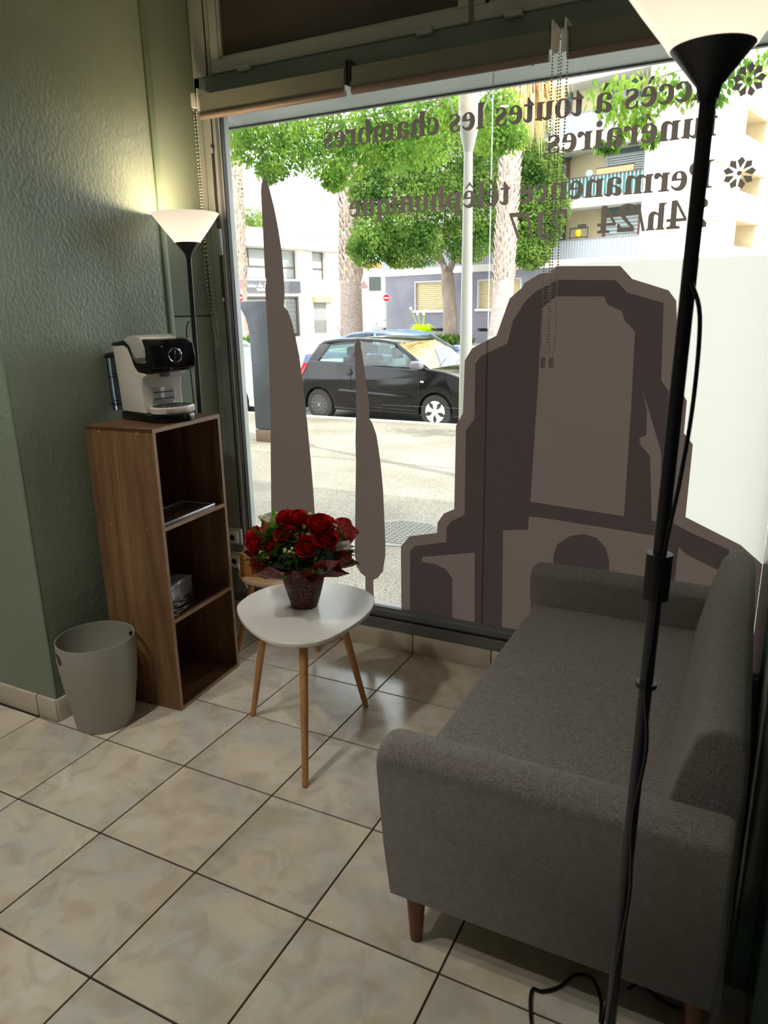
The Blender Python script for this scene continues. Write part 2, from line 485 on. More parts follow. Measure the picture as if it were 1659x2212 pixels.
# ------------------------------------------------------------------ window stickers
film_dark = translucent('brown_vinyl', (44, 37, 35), (60, 51, 49), 0.85)
film_mid = translucent('pale_brown_vinyl', (62, 53, 49), (96, 83, 76), 0.85)
film_text = translucent('lettering_vinyl', (74, 66, 60), (106, 95, 86), 0.85)
film_white = translucent('frosted_film', (226, 224, 216), (244, 241, 232), 0.9)
YD = 1.2545
def flat(poly, y, th=0.0006):
    return MB().add([(x, y, z) for x, z in poly], [tuple(range(len(poly)))])
cyp1 = [(0.029, 2.227), (0.014, 2.208), (0.009, 2.175), (0.008, 2.105), (0.008, 2.003), (0.006, 1.879), (0.005, 1.795), (0.010, 1.782), (0.001, 1.742), (0.001, 1.667), (-0.001, 1.536), (-0.004, 1.357), (-0.013, 1.126), (-0.029, 0.885), (-0.044, 0.636), (-0.051, 0.43), (-0.021, 0.342), (0.029, 0.297), (0.06, 0.29), (0.06, 0.2), (0.108, 0.2), (0.108, 0.3), (0.179, 0.371), (0.213, 0.464), (0.226, 0.615), (0.223, 0.761), (0.216, 0.928), (0.209, 1.044), (0.202, 1.158), (0.191, 1.293), (0.178, 1.426), (0.162, 1.513), (0.148, 1.578), (0.125, 1.638), (0.103, 1.656), (0.111, 1.707), (0.112, 1.791), (0.107, 1.915), (0.094, 2.018), (0.079, 2.1), (0.059, 2.181), (0.042, 2.224)]
cyp2 = [(0.5, 1.509), (0.487, 1.482), (0.485, 1.366), (0.487, 1.258), (0.483, 1.149), (0.476, 1.037), (0.475, 0.924), (0.464, 0.69), (0.456, 0.521), (0.453, 0.447), (0.461, 0.386), (0.487, 0.353), (0.51, 0.339), (0.507, 0.2), (0.556, 0.2), (0.555, 0.328), (0.579, 0.342), (0.611, 0.384), (0.626, 0.471), (0.627, 0.543), (0.623, 0.683), (0.62, 0.799), (0.611, 0.911), (0.6, 1.0), (0.59, 1.066), (0.569, 1.12), (0.555, 1.141), (0.556, 1.196), (0.547, 1.282), (0.535, 1.366), (0.523, 1.45), (0.51, 1.503)]
mon = [(0.71, 0.2), (0.711, 0.525), (0.758, 0.584), (0.901, 0.618), (0.903, 0.669), (0.935, 0.717), (0.986, 0.744), (0.991, 1.131), (1.023, 1.188), (1.029, 1.416), (1.062, 1.469), (1.169, 1.521), (1.222, 1.67), (1.273, 1.711), (1.282, 1.729), (1.342, 1.762), (1.384, 1.766), (1.41, 1.789), (1.655, 1.78), (1.702, 1.731), (1.836, 1.686), (1.866, 1.648), (1.904, 1.328), (1.936, 1.277), (1.936, 1.153), (1.972, 1.111), (1.971, 0.818), (2.179, 0.728), (2.262, 0.66), (2.262, 0.2)]
darkp = [(0.756, 0.2), (0.76, 0.509), (0.782, 0.537), (0.947, 0.579), (0.949, 0.652), (0.97, 0.682), (1.037, 0.723), (1.038, 1.113), (1.077, 1.165), (1.077, 1.402), (1.102, 1.436), (1.217, 1.489), (1.239, 1.581), (1.285, 1.653), (1.331, 1.696), (1.417, 1.737), (1.641, 1.729), (1.687, 1.682), (1.822, 1.641), (1.837, 1.352), (1.883, 1.292), (1.871, 1.186), (1.895, 1.088), (1.919, 0.791), (2.004, 0.753), (2.141, 0.704), (2.143, 0.6), (1.986, 0.664), (1.956, 0.69), (1.95, 0.2)]
p1 = [(1.359, 1.629), (1.415, 1.674), (1.602, 1.669), (1.617, 1.637), (1.67, 1.615), (1.686, 1.576), (1.726, 1.537), (1.733, 1.233), (1.736, 0.795), (1.341, 0.816), (1.354, 1.312)]
p2 = [(1.229, 0.2), (1.222, 0.671), (1.335, 0.687), (1.337, 0.75), (1.446, 0.747), (1.859, 0.726), (1.903, 0.2)]
semi = [(1.453, 0.581), (1.466, 0.635), (1.518, 0.681), (1.575, 0.698), (1.633, 0.688), (1.673, 0.647), (1.691, 0.588), (1.693, 0.532), (1.454, 0.517)]
p3 = [(0.823, 0.462), (0.824, 0.488), (1.089, 0.547), (1.094, 0.2), (0.981, 0.2), (0.98, 0.401), (0.947, 0.443), (0.889, 0.463)]
streak = [(1.77, 1.315), (1.793, 1.254), (1.858, 1.076), (1.881, 0.787), (1.846, 0.788), (1.819, 1.055), (1.777, 1.098), (1.773, 1.124), (1.798, 1.136), (1.793, 1.236)]
tagged(flat(cyp1, YD).build('cypress_sticker', film_mid), 'tall brown cypress shaped vinyl sticker on the glass above the bouquet', 'window sticker')
tagged(flat(cyp2, YD).build('cypress_sticker', film_mid), 'short brown cypress shaped vinyl sticker in front of the black car', 'window sticker')
ms = thing('monument_sticker', 'large two-tone brown monument shaped vinyl sticker on the glass behind the sofa', 'window sticker', (1.5, YD, 0.2))
from mathutils.geometry import delaunay_2d_cdt
lay = [('outline_layer', mon, film_mid), ('dark_layer', darkp, film_dark), ('panel_layer', p1, film_mid), ('panel_layer', p2, film_mid), ('panel_layer', p3, film_mid), ('streak_layer', streak, film_mid), ('arch_layer', semi, film_dark)]
cv = []; cf = []
for _, pl_, _m in lay:
    cf.append(list(range(len(cv), len(cv) + len(pl_)))); cv += [Vector(p_) for p_ in pl_]
ov, oe, of, _a, _b, og = delaunay_2d_cdt(cv, [], cf, 0, 1e-5)
def inside(p, poly):
    c = False; n = len(poly)
    for i in range(n):
        (x0, y0), (x1, y1) = poly[i], poly[i - 1]
        if (y0 > p.y) != (y1 > p.y) and p.x < (x1 - x0) * (p.y - y0) / (y1 - y0) + x0: c = not c
    return c
top_of = []
for f in of:
    ce = sum((ov[i] for i in f), Vector((0, 0))) / len(f)
    hit = [k for k, L_ in enumerate(lay) if inside(ce, L_[1])]
    top_of.append(max(hit) if hit and 0 in hit else -1)
for k, (nm, pl_, m_) in enumerate(lay):
    fs = [f for f, t_ in zip(of, top_of) if t_ == k]
    used = sorted({i for f in fs for i in f}); ix = {v: n_ for n_, v in enumerate(used)}
    MB().add([(ov[i].x, YD, ov[i].y) for i in used], [tuple(ix[i] for i in f) for f in fs]).build(nm, m_, ms, world=True)
fw_ = [(1.41, 1.7965), (2.262, 1.7965), (2.262, 0.66), (2.179, 0.728), (1.971, 0.818), (1.972, 1.111), (1.936, 1.153), (1.936, 1.277), (1.904, 1.328), (1.866, 1.648), (1.836, 1.686), (1.702, 1.731), (1.655, 1.78), (1.41, 1.789)]
tagged(flat(fw_, YD).build('frosted_film', film_white), 'frosted white privacy film on the glass right of the monument sticker', 'window film')

def bold(s, base=0x1D41A, cap=0x1D400, dig=0x1D7CE):
    o = ''
    for ch in s:
        if 'a' <= ch <= 'z': o += chr(base + ord(ch) - 97)
        elif 'A' <= ch <= 'Z': o += chr(cap + ord(ch) - 65)
        elif '0' <= ch <= '9' and dig: o += chr(dig + ord(ch) - 48)
        else: o += ch
    return o
def text_mesh(body, extrude=0.0):
    c = bpy.data.curves.new('lettering', 'FONT'); c.body = body; c.size = 1.0; c.extrude = extrude; c.resolution_u = 4; c.offset = 0.008 if extrude == 0 else 0.0
    o = bpy.data.objects.new('lettering', c); COL.objects.link(o)
    bpy.context.view_layer.update()
    dg = bpy.context.evaluated_depsgraph_get()
    me = bpy.data.meshes.new_from_object(o.evaluated_get(dg))
    bpy.data.objects.remove(o); bpy.data.curves.remove(c)
    return me
def text_width(body):
    me = text_mesh(body + '|'); xs = [v.co.x for v in me.vertices]
    r = max(xs) if xs else 0
    bpy.data.meshes.remove(me)
    return r
ACC = {'é': ('e', 1), 'è': ('e', -1), 'à': ('a', -1), 'ê': ('e', 0)}
def window_text(s, x_right, x_left, z, label):
    plain = ''.join(ACC[c][0] if c in ACC else c for c in s)
    me = text_mesh(bold(plain))
    bm = bmesh.new(); bm.from_mesh(me)
    bar = text_width('')
    for i, c in enumerate(s):
        if c in ACC:
            w0 = text_width(bold(plain[:i])) - bar; w1 = text_width(bold(plain[:i + 1])) - bar
            cx = (w0 + w1) / 2; k = ACC[c][1]
            qs = []
            if k: qs = [[(cx - 0.05 * k, 0.53), (cx + 0.01 * k, 0.53), (cx + 0.13 * k, 0.70), (cx + 0.03 * k, 0.72)]]
            else: qs = [[(cx - 0.15, 0.53), (cx - 0.10, 0.53), (cx, 0.63), (cx, 0.72)], [(cx + 0.15, 0.53), (cx + 0.10, 0.53), (cx, 0.63), (cx, 0.72)]]
            for q in qs:
                bm.faces.new([bm.verts.new((x, y, 0)) for x, y in q])
    xs = [v.co.x for v in bm.verts]; a, b = min(xs), max(xs)
    sc = (x_right - x_left) / (b - a)
    for v in bm.verts:
        v.co = Vector((-(v.co.x - a) * sc, 0, v.co.y * 0.1335))
    me2 = bpy.data.meshes.new('window_lettering'); bm.to_mesh(me2); bm.free(); bpy.data.meshes.remove(me)
    me2.materials.append(film_text)
    o = bpy.data.objects.new('window_lettering', me2); COL.objects.link(o)
    o.location = (x_right, YD - 0.0006, z)
    return tagged(o, label, 'lettering', 'lines of mirrored lettering on the glass')
window_text('Accès à toutes les chambres', 1.95, 0.359, 2.320, 'brown mirrored lettering, topmost line, ending in the word chambres')
window_text('funéraires', 1.949, 1.355, 2.200, 'brown mirrored lettering reading funéraires')
window_text('Permanence télêphonique', 1.951, 0.479, 2.032, 'brown mirrored lettering reading Permanence télêphonique')
window_text('24h/24 - 7J/7', 1.945, 1.211, 1.902, 'brown mirrored lettering reading 24h/24 - 7J/7')
for z, lb in ((2.360, 'petalled rosette sticker beside the topmost line of lettering'), (2.071, 'petalled rosette sticker beside the Permanence line of lettering')):
    b = MB()
    b.add([(x_, YD, z_) for x_, z_ in arc(2.035, z, 0.008, 0, 2 * PI, 10)[:-1]], [tuple(range(10))])
    for k in range(9):
        a = 2 * PI * k / 9 + 0.1
        def P(r, t): return (2.035 + r * math.cos(a + t), z + r * math.sin(a + t))
        b.add([(x_, YD, z_) for x_, z_ in (P(0.016, 0), P(0.042, 0.30), P(0.053, 0.0), P(0.042, -0.30))], [(0, 1, 2, 3)])
    tagged(b.build('rosette_sticker', film_text), lb, 'window sticker')

# ------------------------------------------------------------------ roller blinds
blind_m = translucent('grey_blind_fabric', (122, 124, 112), (116, 112, 100), 0.10)
bar_m = mat('brown_bottom_bar', (134, 116, 104), rough=0.5)
for a, b, zb, lb in ((-0.193, 0.555, 2.470, 'rolled up grey roller blind, leftmost above the window'), (0.586, 1.388, 2.472, 'rolled up grey roller blind in the middle above the window'), (1.450, 2.24, 2.470, 'rolled up grey roller blind behind the near lamp')):
    r = thing('roller_blind', lb, 'roller blind', ((a + b) / 2, 1.13, 2.47), group='rolled up blinds above the window')
    MB().tube([(a, 1.145, 2.552), (b, 1.145, 2.552)], 0.030, 20).build('roller_tube', blind_m, r, smooth=True, world=True)
    MB().box(a + 0.002, b - 0.002, 1.108, 1.111, zb + 0.02, 2.572).build('fabric', blind_m, r, world=True)
    MB().tube([(a + 0.001, 1.112, zb + 0.014), (b - 0.001, 1.112, zb + 0.014)], 0.014, 14).build('bottom_bar', bar_m, r, smooth=True, world=True)
    for e in (a - 0.012, b + 0.004):
        MB().box(e, e + 0.008, 1.105, 1.2, 2.51, 2.60).build('end_bracket', black_m if 0 < e < 1 else white_p, r, bevel=0.002, world=True)
def chain(x_a, x_b, top, bot, y, lb, loop=True):
    r = thing('blind_chain', lb, 'chain', ((x_a + x_b) / 2, y, top))
    b = MB(); n = int((top - bot) / 0.0105)
    for s_, x in ((0, x_a), (1, x_b)):
        for k in range(n + 1):
            t = k / n
            xx = x + (0.5 * ((x_a + x_b) / 2 - x)) * (max(0, t - 0.93) / 0.07) ** 2
            b.ball((xx, y + 0.004 * math.sin(6 * t + s_), top - k * 0.0105), 0.0034, 6, 4)
    b.build('bead_chain', mat('ivory_beads', (206, 200, 186), rough=0.35), r, smooth=True, world=True)
    MB().box((x_a + x_b) / 2 - 0.011, (x_a + x_b) / 2 + 0.011, y - 0.012, y + 0.012, top - 0.01, top + 0.055).build('chain_housing', white_p, r, bevel=0.004, world=True)
    return r
c1 = chain(1.402, 1.424, 2.50, 1.46, 1.100, 'left of two beaded blind chains hanging before the monument sticker')
c2 = chain(1.434, 1.456, 2.50, 1.445, 1.096, 'right of two beaded blind chains hanging before the monument sticker')
for c, x in ((c1, 1.413), (c2, 1.445)):
    MB().box(x - 0.008, x + 0.008, 1.092, 1.104, 1.405, 1.445).build('chain_weight', glassmat('clear_plastic', (0.75, 0.72, 0.7), 2.0, 0.1) if c is c1 else bpy.data.materials['clear_plastic'], c, world=True)
r = thing('blind_chain', 'long beaded blind chain hanging in the left window corner', 'chain', (-0.21, 1.1, 2.52))
b = MB()
pa = smoothpath([(-0.222, 1.1, 2.53), (-0.221, 1.1, 2.25), (-0.222, 1.1, 2.0), (-0.226, 1.1, 1.8), (-0.212, 1.1, 1.62), (-0.196, 1.1, 1.50), (-0.187, 1.1, 1.485), (-0.180, 1.1, 1.51), (-0.186, 1.1, 1.62), (-0.204, 1.1, 1.8), (-0.214, 1.1, 2.0), (-0.209, 1.1, 2.25), (-0.206, 1.1, 2.53)], 20)
acc = 0.0; last = pa[0]
for q in pa[1:]:
    acc += (q - last).length; last = q
    if acc > 0.0105: b.ball(q, 0.0034, 6, 4); acc = 0
b.build('bead_chain', MATS['ivory_beads'], r, smooth=True, world=True)
MB().box(-0.226, -0.202, 1.088, 1.116, 2.52, 2.58).build('chain_housing', white_p, r, bevel=0.005, world=True)

# ------------------------------------------------------------------ ceiling downlights (seen mirrored in the glass)
glow = emitmat('downlight_glow', (255, 244, 226), 14.0)
for k, (x, y) in enumerate(((0.25, -0.75), (-0.45, -1.15), (0.25, -1.60), (-2.3, -5.2), (-2.9, -5.6), (-2.3, -6.0))):
    d = thing('downlight', 'recessed round ceiling downlight', 'light', (x, y, ZC), group='recessed downlights in the ceiling')
    MB().lathe([(0.035, 0.0), (0.05, -0.006), (0.052, 0.0)], (0, 0, -0.001), 24, False, False).build('trim_ring', white_p, d, smooth=True)
    MB().lathe([(0.0345, -0.002), (0.0345, -0.004)], (0, 0, 0), 24).build('lens', glow, d)
    L = bpy.data.lights.new('downlight_lamp', 'SPOT'); L.energy = DOWNLIGHT_W; L.spot_size = 2.0; L.spot_blend = 0.7; L.shadow_soft_size = 0.035; L.color = (1, 0.955, 0.87)
    lo = bpy.data.objects.new('downlight_lamp', L); COL.objects.link(lo); lo.parent = d; lo.location = (0, 0, -0.02)

# ------------------------------------------------------------------ shelf unit
SA = math.atan2(0.435, -0.029) - PI / 2
sh = thing('cube_shelf', 'tall brown wood-look open shelf with three compartments by the green wall', 'shelf', (0.124, 0.294, 0), SA)
# local: x<0 is depth towards the wall, y along the front
D, Wd, H, T = 0.335, 0.436, 1.21, 0.016
for y0, nm in ((0, 'side_panel'), (Wd - T, 'side_panel')):
    MB().box(-D, 0, y0, y0 + T, 0, H).build(nm, shelf_wood, sh, bevel=0.0008, seg=1)
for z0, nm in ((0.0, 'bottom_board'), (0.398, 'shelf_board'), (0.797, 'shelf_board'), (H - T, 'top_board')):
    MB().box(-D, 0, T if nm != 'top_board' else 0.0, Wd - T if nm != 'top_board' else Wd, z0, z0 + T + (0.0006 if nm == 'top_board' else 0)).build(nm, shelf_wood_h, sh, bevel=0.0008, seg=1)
MB().box(-D - 0.004, -D, 0, Wd, 0, H).build('back_panel', shelf_wood, sh)
e = MB().box(0, 0.0012, 0, T, 0, H).box(0, 0.0012, Wd - T, Wd, 0, H)
for z0 in (0, 0.398, 0.797, H - T): e.box(0, 0.0012, T, Wd - T, z0, z0 + T)
e.build('edge_banding', edge_wood, sh, label='lighter front edge strip')
for z0 in (0.016, 0.406, 0.805, H - 0.02):
    for x0 in (-0.075, -0.265):
        MB().prism(arc(x0, z0, 0.0065, 0, 2 * PI, 12)[:-1], -0.001, 0.0, 'y').build('screw_cap', mat('tan_screw_cap', (158, 116, 82), rough=0.5), sh)
def shp(x, y, z):
    c, s = math.cos(SA), math.sin(SA)
    return (0.124 + x * c - y * s, 0.294 + x * s + y * c, z)
# tray on upper shelf
t = thing('serving_tray', 'thin tray with a shiny rim in the top compartment of the shelf', 'tray', shp(-0.10, 0.20, 0.8132), SA)
MB().box(-0.085, 0.085, -0.165, 0.165, 0.0, 0.004).build('tray_base', mat('brown_tray', (70, 50, 40), rough=0.2), t, bevel=0.002)
MB().box(0.080, 0.088, -0.168, 0.168, 0.0, 0.012).box(-0.088, -0.080, -0.168, 0.168, 0, 0.012).box(-0.088, 0.088, -0.171, -0.163, 0, 0.012).box(-0.088, 0.088, 0.163, 0.171, 0, 0.012).build('tray_rim', mat('silver_rim', (196, 196, 204), rough=0.25, metal=0.6), t, bevel=0.002)
cup_m = mat('patterned_cup', (40, 34, 34), (200, 190, 180), rough=0.3, scale=55, lo=0.5, hi=0.56, detail=1)
for (x, y), lb in (((-0.285, 0.045), 'small dark patterned cup at the back of the top compartment, nearer the side panel'), ((-0.28, 0.125), 'small dark patterned cup at the back of the top compartment, nearer its middle')):
    c = MB().lathe([(0.022, 0), (0.026, 0.03), (0.029, 0.075), (0.027, 0.075), (0.020, 0.004)], (0, 0, 0), 24, True, True).build('patterned_cup', cup_m, None, smooth=True)
    c.location = shp(x, y, 0.8132); tagged(c, lb, 'cup', 'patterned cups on the top shelf')
# foil packs and clear bag in the middle compartment
foil = mat('silver_foil', (216, 216, 222), rough=0.35, metal=0.5, bump=0.8, bscale=60, bdist=0.006)
def pack(name, x, y, z, sx, sy, sz, rz, lb):
    bm = bmesh.new(); bmesh.ops.create_cube(bm, size=1.0)
    bmesh.ops.subdivide_edges(bm, edges=bm.edges[:], cuts=4, use_grid_fill=True)
    rr = random.Random(int(x * 1000 + z * 777))
    for v in bm.verts:
        f = 1 - 0.18 * (abs(v.co.y * 2) ** 3)
        v.co = Vector((v.co.x * sx * f + rr.uniform(-1, 1) * 0.0022, v.co.y * sy, (v.co.z + 0.5) * sz * (f if v.co.z > 0 else 1) + (rr.uniform(-1, 1) * 0.002 if v.co.z > -0.49 else 0)))
    me = bpy.data.meshes.new(name); bm.to_mesh(me); bm.free(); me.materials.append(foil)
    for p_ in me.polygons: p_.use_smooth = rr.random() > 0.5
    o = bpy.data.objects.new(name, me); COL.objects.link(o); o.location = shp(x, y, z); o.rotation_euler = (0, 0, SA + rz)
    tagged(o, lb, 'coffee pod pack', 'foil packs on the middle shelf')
pack('foil_pack', -0.165, 0.225, 0.4145, 0.075, 0.21, 0.082, 0.15, 'long silver foil pack lying on the clear bag in the middle compartment')
pack('foil_pack', -0.12, 0.056, 0.4145, 0.055, 0.05, 0.062, 0.4, 'small silver foil pack against the left side of the middle compartment, lower of two')
pack('foil_pack', -0.125, 0.052, 0.480, 0.05, 0.045, 0.05, 0.1, 'small silver foil pack stacked on another at the left of the middle compartment')
bag = MB(); n = 14; vs = []; fs = []
for i in range(n):
    for j in range(n):
        vs.append((-0.145 + 0.13 * i / (n - 1) , -0.17 + 0.34 * j / (n - 1), 0.0015 + 0.006 * random.random() * (1 if 0 < i < n - 1 else 0.3)))
for i in range(n - 1):
    for j in range(n - 1): fs.append((i * n + j, (i + 1) * n + j, (i + 1) * n + j + 1, i * n + j + 1))
bag.add(vs, fs)
bo = bag.build('clear_bag', glassmat('clear_film', (0.86, 0.86, 0.88), 3.0, 0.15), None)
bo.location = shp(0.0, 0.2, 0.4143); bo.rotation_euler = (0, 0, SA)
tagged(bo, 'crumpled clear plastic bag spread on the middle shelf board', 'plastic bag')

# ------------------------------------------------------------------ pod coffee machine
mc = thing('coffee_machine', 'cream pod coffee machine with black control panel on top of the shelf', 'coffee machine', (-0.065, 0.535, 1.2107), math.radians(-13))
mc.scale = (0.98, 1.15, 1.14)
cream = mat('cream_gloss_plastic', (222, 216, 204), rough=0.18, spec=0.6)
silver_w = mat('pearl_silver_plastic', (214, 210, 202), rough=0.12, metal=0.35)
base_poly = [(-0.125, -0.088), (0.10, -0.088)] + arc(0.10, 0.0, 0.088, -PI / 2, PI / 2, 12)[1:-1] + [(0.10, 0.088), (-0.125, 0.088)]
MB().prism(base_poly, 0.0, 0.028, 'z').build('base', black_g, mc, bevel=0.006)
body = [(-0.125, 0.028), (-0.132, 0.12), (-0.148, 0.262), (-0.06, 0.27), (-0.03, 0.262), (-0.012, 0.235), (0.004, 0.20), (0.03, 0.178), (0.085, 0.170), (0.078, 0.160), (0.052, 0.150), (0.044, 0.12), (0.046, 0.06), (0.052, 0.028)]
MB().prism(body, -0.082, 0.082, 'y').build('body_shell', cream, mc, bevel=0.010, seg=3)
head = [(-0.150, 0.264), (-0.148, 0.274), (-0.06, 0.284), (0.02, 0.290), (0.128, 0.288), (0.148, 0.270), (0.158, 0.222), (0.150, 0.192), (0.128, 0.176), (0.03, 0.176), (0.006, 0.196), (-0.012, 0.232), (-0.03, 0.258), (-0.06, 0.268)]
MB().prism(head, -0.086, 0.086, 'y').build('head_shell', black_g, mc, bevel=0.006, seg=2)
lid = [(-0.045, 0.284), (-0.01, 0.299), (0.05, 0.302), (0.085, 0.290), (0.102, 0.262), (0.104, 0.222), (0.088, 0.214), (0.045, 0.216), (0.018, 0.232), (0.0, 0.262)]
MB().prism(lid, -0.093, 0.060, 'y').build('pod_lid', silver_w, mc, bevel=0.016, seg=4)
MB().prism([(0.016, 0.228), (0.045, 0.206), (0.100, 0.206), (0.108, 0.224), (0.100, 0.232), (0.05, 0.226), (0.02, 0.240)], -0.0945, 0.055, 'y').build('lid_trim', chrome, mc, bevel=0.004, seg=2, label='chrome strip under the lid')
MB().lathe([(0.030, 0), (0.026, -0.014), (0.012, -0.018)], (0.070, 0, 0.172), 24).build('spout', mat('grey_plastic', (120, 116, 112), rough=0.35), mc, smooth=True)
# front recess panel with two slots
MB().box(0.0465, 0.050, -0.048, 0.048, 0.060, 0.118).build('front_badge_panel', silver_w, mc, bevel=0.002)
for z in (0.075, 0.098): MB().box(0.0495, 0.0525, -0.040, 0.040, z, z + 0.004).build('slot', darkmetal, mc)
# drip tray
MB().lathe([(0.070, 0.022), (0.076, 0.026), (0.078, 0.044), (0.074, 0.048)], (0.105, 0.0, 0.006), 36, True, True, 0.95, 1.08).build('drip_tray', cream, mc, smooth=True)
MB().lathe([(0.068, 0), (0.068, 0.002)], (0.105, 0.0, 0.054), 36, True, True, 0.95, 1.08).build('drip_grid', black_m, mc)
g = MB()
for k in range(-4, 5):
    hw = 0.064 * math.sqrt(max(0, 1 - (k / 5.0) ** 2))
    g.box(0.105 - hw, 0.105 + hw, k * 0.0145 - 0.0015, k * 0.0145 + 0.0015, 0.056, 0.0575)
g.build('grid_ribs', chrome, mc)
# control panel knob ring and marks on the front right face
kn = MB(); ring = [(0.1585, 0.026 * math.cos(a), 0.232 + 0.024 * math.sin(a)) for a in [2 * PI * k / 28 for k in range(29)]]
kn.tube(ring, 0.0022, 6).build('knob_ring', chrome, mc, smooth=True)
MB().prism(arc(0.0, 0.232, 0.021, 0, 2 * PI, 24)[:-1], 0.150, 0.160, 'x').build('knob', black_g, mc, bevel=0.002)
MB().box(0.160, 0.1605, -0.001, 0.001, 0.24, 0.249).box(0.150, 0.1515, -0.048, -0.044, 0.262, 0.265).build('marking', white_p, mc)
# water tank at the back
MB().lathe([(0.062, 0.03), (0.066, 0.10), (0.068, 0.22)], (-0.180, -0.028, 0), 28, True, True, 0.55, 1.0).build('water_tank', glassmat('tank_plastic', (0.55, 0.62, 0.68), 5.0, 0.08), mc, smooth=True)
MB().lathe([(0.071, 0.22), (0.071, 0.232), (0.055, 0.238)], (-0.180, -0.028, 0), 28, True, True, 0.55, 1.0).build('tank_lid', black_m, mc, smooth=True)
for z in (0.05, 0.15): MB().lathe([(0.0675, z), (0.0685, z + 0.004)], (-0.180, -0.028, 0), 28, False, False, 0.62, 1.0).build('tank_band', black_m, mc)

# ------------------------------------------------------------------ torchiere floor lamps
pole_m = mat('anthracite_metal', (58, 58, 64), rough=0.35, metal=0.35)
def shademat():
    m, nt, p, o = newmat('opal_shade')
    p.inputs['Base Color'].default_value = lin((250, 240, 222)); p.inputs['Roughness'].default_value = 0.35
    p.inputs['Emission Color'].default_value = (1.0, 0.83, 0.62, 1)
    tc = nt.nodes.new('ShaderNodeTexCoord'); sp_ = nt.nodes.new('ShaderNodeSeparateXYZ')
    nt.links.new(tc.outputs['Object'], sp_.inputs[0])
    mr = nt.nodes.new('ShaderNodeMapRange')
    mr.inputs[1].default_value = 1.93; mr.inputs[2].default_value = 2.07; mr.inputs[3].default_value = 0.75; mr.inputs[4].default_value = 0.40
    nt.links.new(sp_.outputs[2], mr.inputs[0]); nt.links.new(mr.outputs[0], p.inputs['Emission Strength'])
    return m
opal = shademat()
def torchiere(base, top, label, coupl, rb=0.115, tip=1.868):
    l = thing('floor_lamp', label, 'floor lamp', base, group='uplighter floor lamps')
    bx, by, _ = base; dx, dy = top[0] - bx, top[1] - by
    def at(z):
        t_ = z / tip; return (dx * t_, dy * t_, z)
    MB().lathe([(rb, 0.0), (rb, 0.012), (rb * 0.93, 0.02), (rb * 0.4, 0.03), (0.02, 0.045), (0.014, 0.06)], (0, 0, 0.0005), 40).build('base', black_m, l, smooth=True)
    MB().tube([at(0.04), at(0.5), at(1.0), at(1.5), at(tip + 0.01)], 0.0105, 16).build('pole', pole_m, l, smooth=True)
    for z in coupl:
        MB().tube([at(z - 0.038), at(z - 0.034), at(z + 0.034), at(z + 0.038)], 0.020, 16).build('coupling', black_m, l, smooth=True)
    for z in ((1.03,) if coupl[0] > 1 else (0.94,)):
        MB().tube([at(z - 0.004), at(z + 0.004)], 0.017, 12).build('cord_clip', black_m, l)
    T_ = (dx, dy, 0); zt = tip
    def hp(pr): return [(r_ * 0.78 if r_ > 0.02 else r_, zt + (z_ - 1.868) * 0.98) for r_, z_ in pr]
    MB().lathe(hp([(0.013, 1.868), (0.016, 1.885), (0.078, 1.942), (0.075, 1.943), (0.012, 1.885)]), T_, 40, True, False).build('shade_cup', pole_m, l, smooth=True, label='dark cone under the shade')
    MB().lathe(hp([(0.070, 1.932), (0.0785, 1.9425), (0.122, 1.986), (0.184, 2.052), (0.181, 2.053), (0.119, 1.988), (0.075, 1.944)]), T_, 56, True, False).build('shade', opal, l, smooth=True, label='glowing opal white conical shade')
    MB().ball((dx, dy, zt + 0.117), 0.022, 16, 10).build('bulb', emitmat('bulb_glow', (255, 224, 176), 25.0), l, smooth=True)
    L = bpy.data.lights.new('lamp_light', 'POINT'); L.energy = LAMP_W; L.color = (1.0, 0.80, 0.55); L.shadow_soft_size = 0.025
    lo = bpy.data.objects.new('lamp_light', L); COL.objects.link(lo); lo.parent = l; lo.location = (dx, dy, zt + 0.15)
    return l
l1 = torchiere((-0.150, 0.865, 0), (-0.112, 0.858), 'dark floor lamp with lit white shade behind the shelf', (0.62,), 0.118)
l2 = torchiere((2.038, -0.60, 0), (2.065, -0.60), 'dark floor lamp with lit white shade standing in front of the sofa', (1.222,), 0.125, tip=1.898)
cord = mat('black_cord', (16, 16, 18), rough=0.4)
MB().tube(smoothpath([(-0.136, 0.850, 1.60), (-0.150, 0.846, 1.57), (-0.152, 0.845, 1.50), (-0.146, 0.846, 1.2), (-0.158, 0.846, 0.6), (-0.165, 0.840, 0.1)], 6), 0.003, 6).build('cord', cord, l1, smooth=True, world=True)
MB().tube(smoothpath([(2.064, -0.612, 1.67), (2.082, -0.615, 1.62), (2.084, -0.615, 1.50), (2.076, -0.615, 1.38), (2.062, -0.615, 1.25), (2.058, -0.62, 1.12), (2.054, -0.618, 1.03), (2.064, -0.62, 0.92), (2.052, -0.618, 0.78), (2.058, -0.618, 0.62), (2.046, -0.62, 0.45), (2.040, -0.618, 0.3), (2.036, -0.64, 0.08), (2.03, -0.66, 0.034)], 6), 0.0035, 6).build('cord', cord, l2, smooth=True, world=True)
tagged(MB().tube(smoothpath([(1.995, -0.36, 0.006), (1.985, -0.30, 0.006), (1.955, -0.25, 0.006), (1.915, -0.258, 0.006), (1.885, -0.31, 0.006), (1.85, -0.34, 0.006), (1.828, -0.345, 0.006), (1.835, -0.39, 0.006), (1.86, -0.46, 0.006), (1.90, -0.56, 0.006), (1.93, -0.60, 0.006)], 8), 0.004, 6).build('power_cable', cord, None, smooth=True), 'thin black cable looping on the tiles left of the near lamp foot', 'cable')
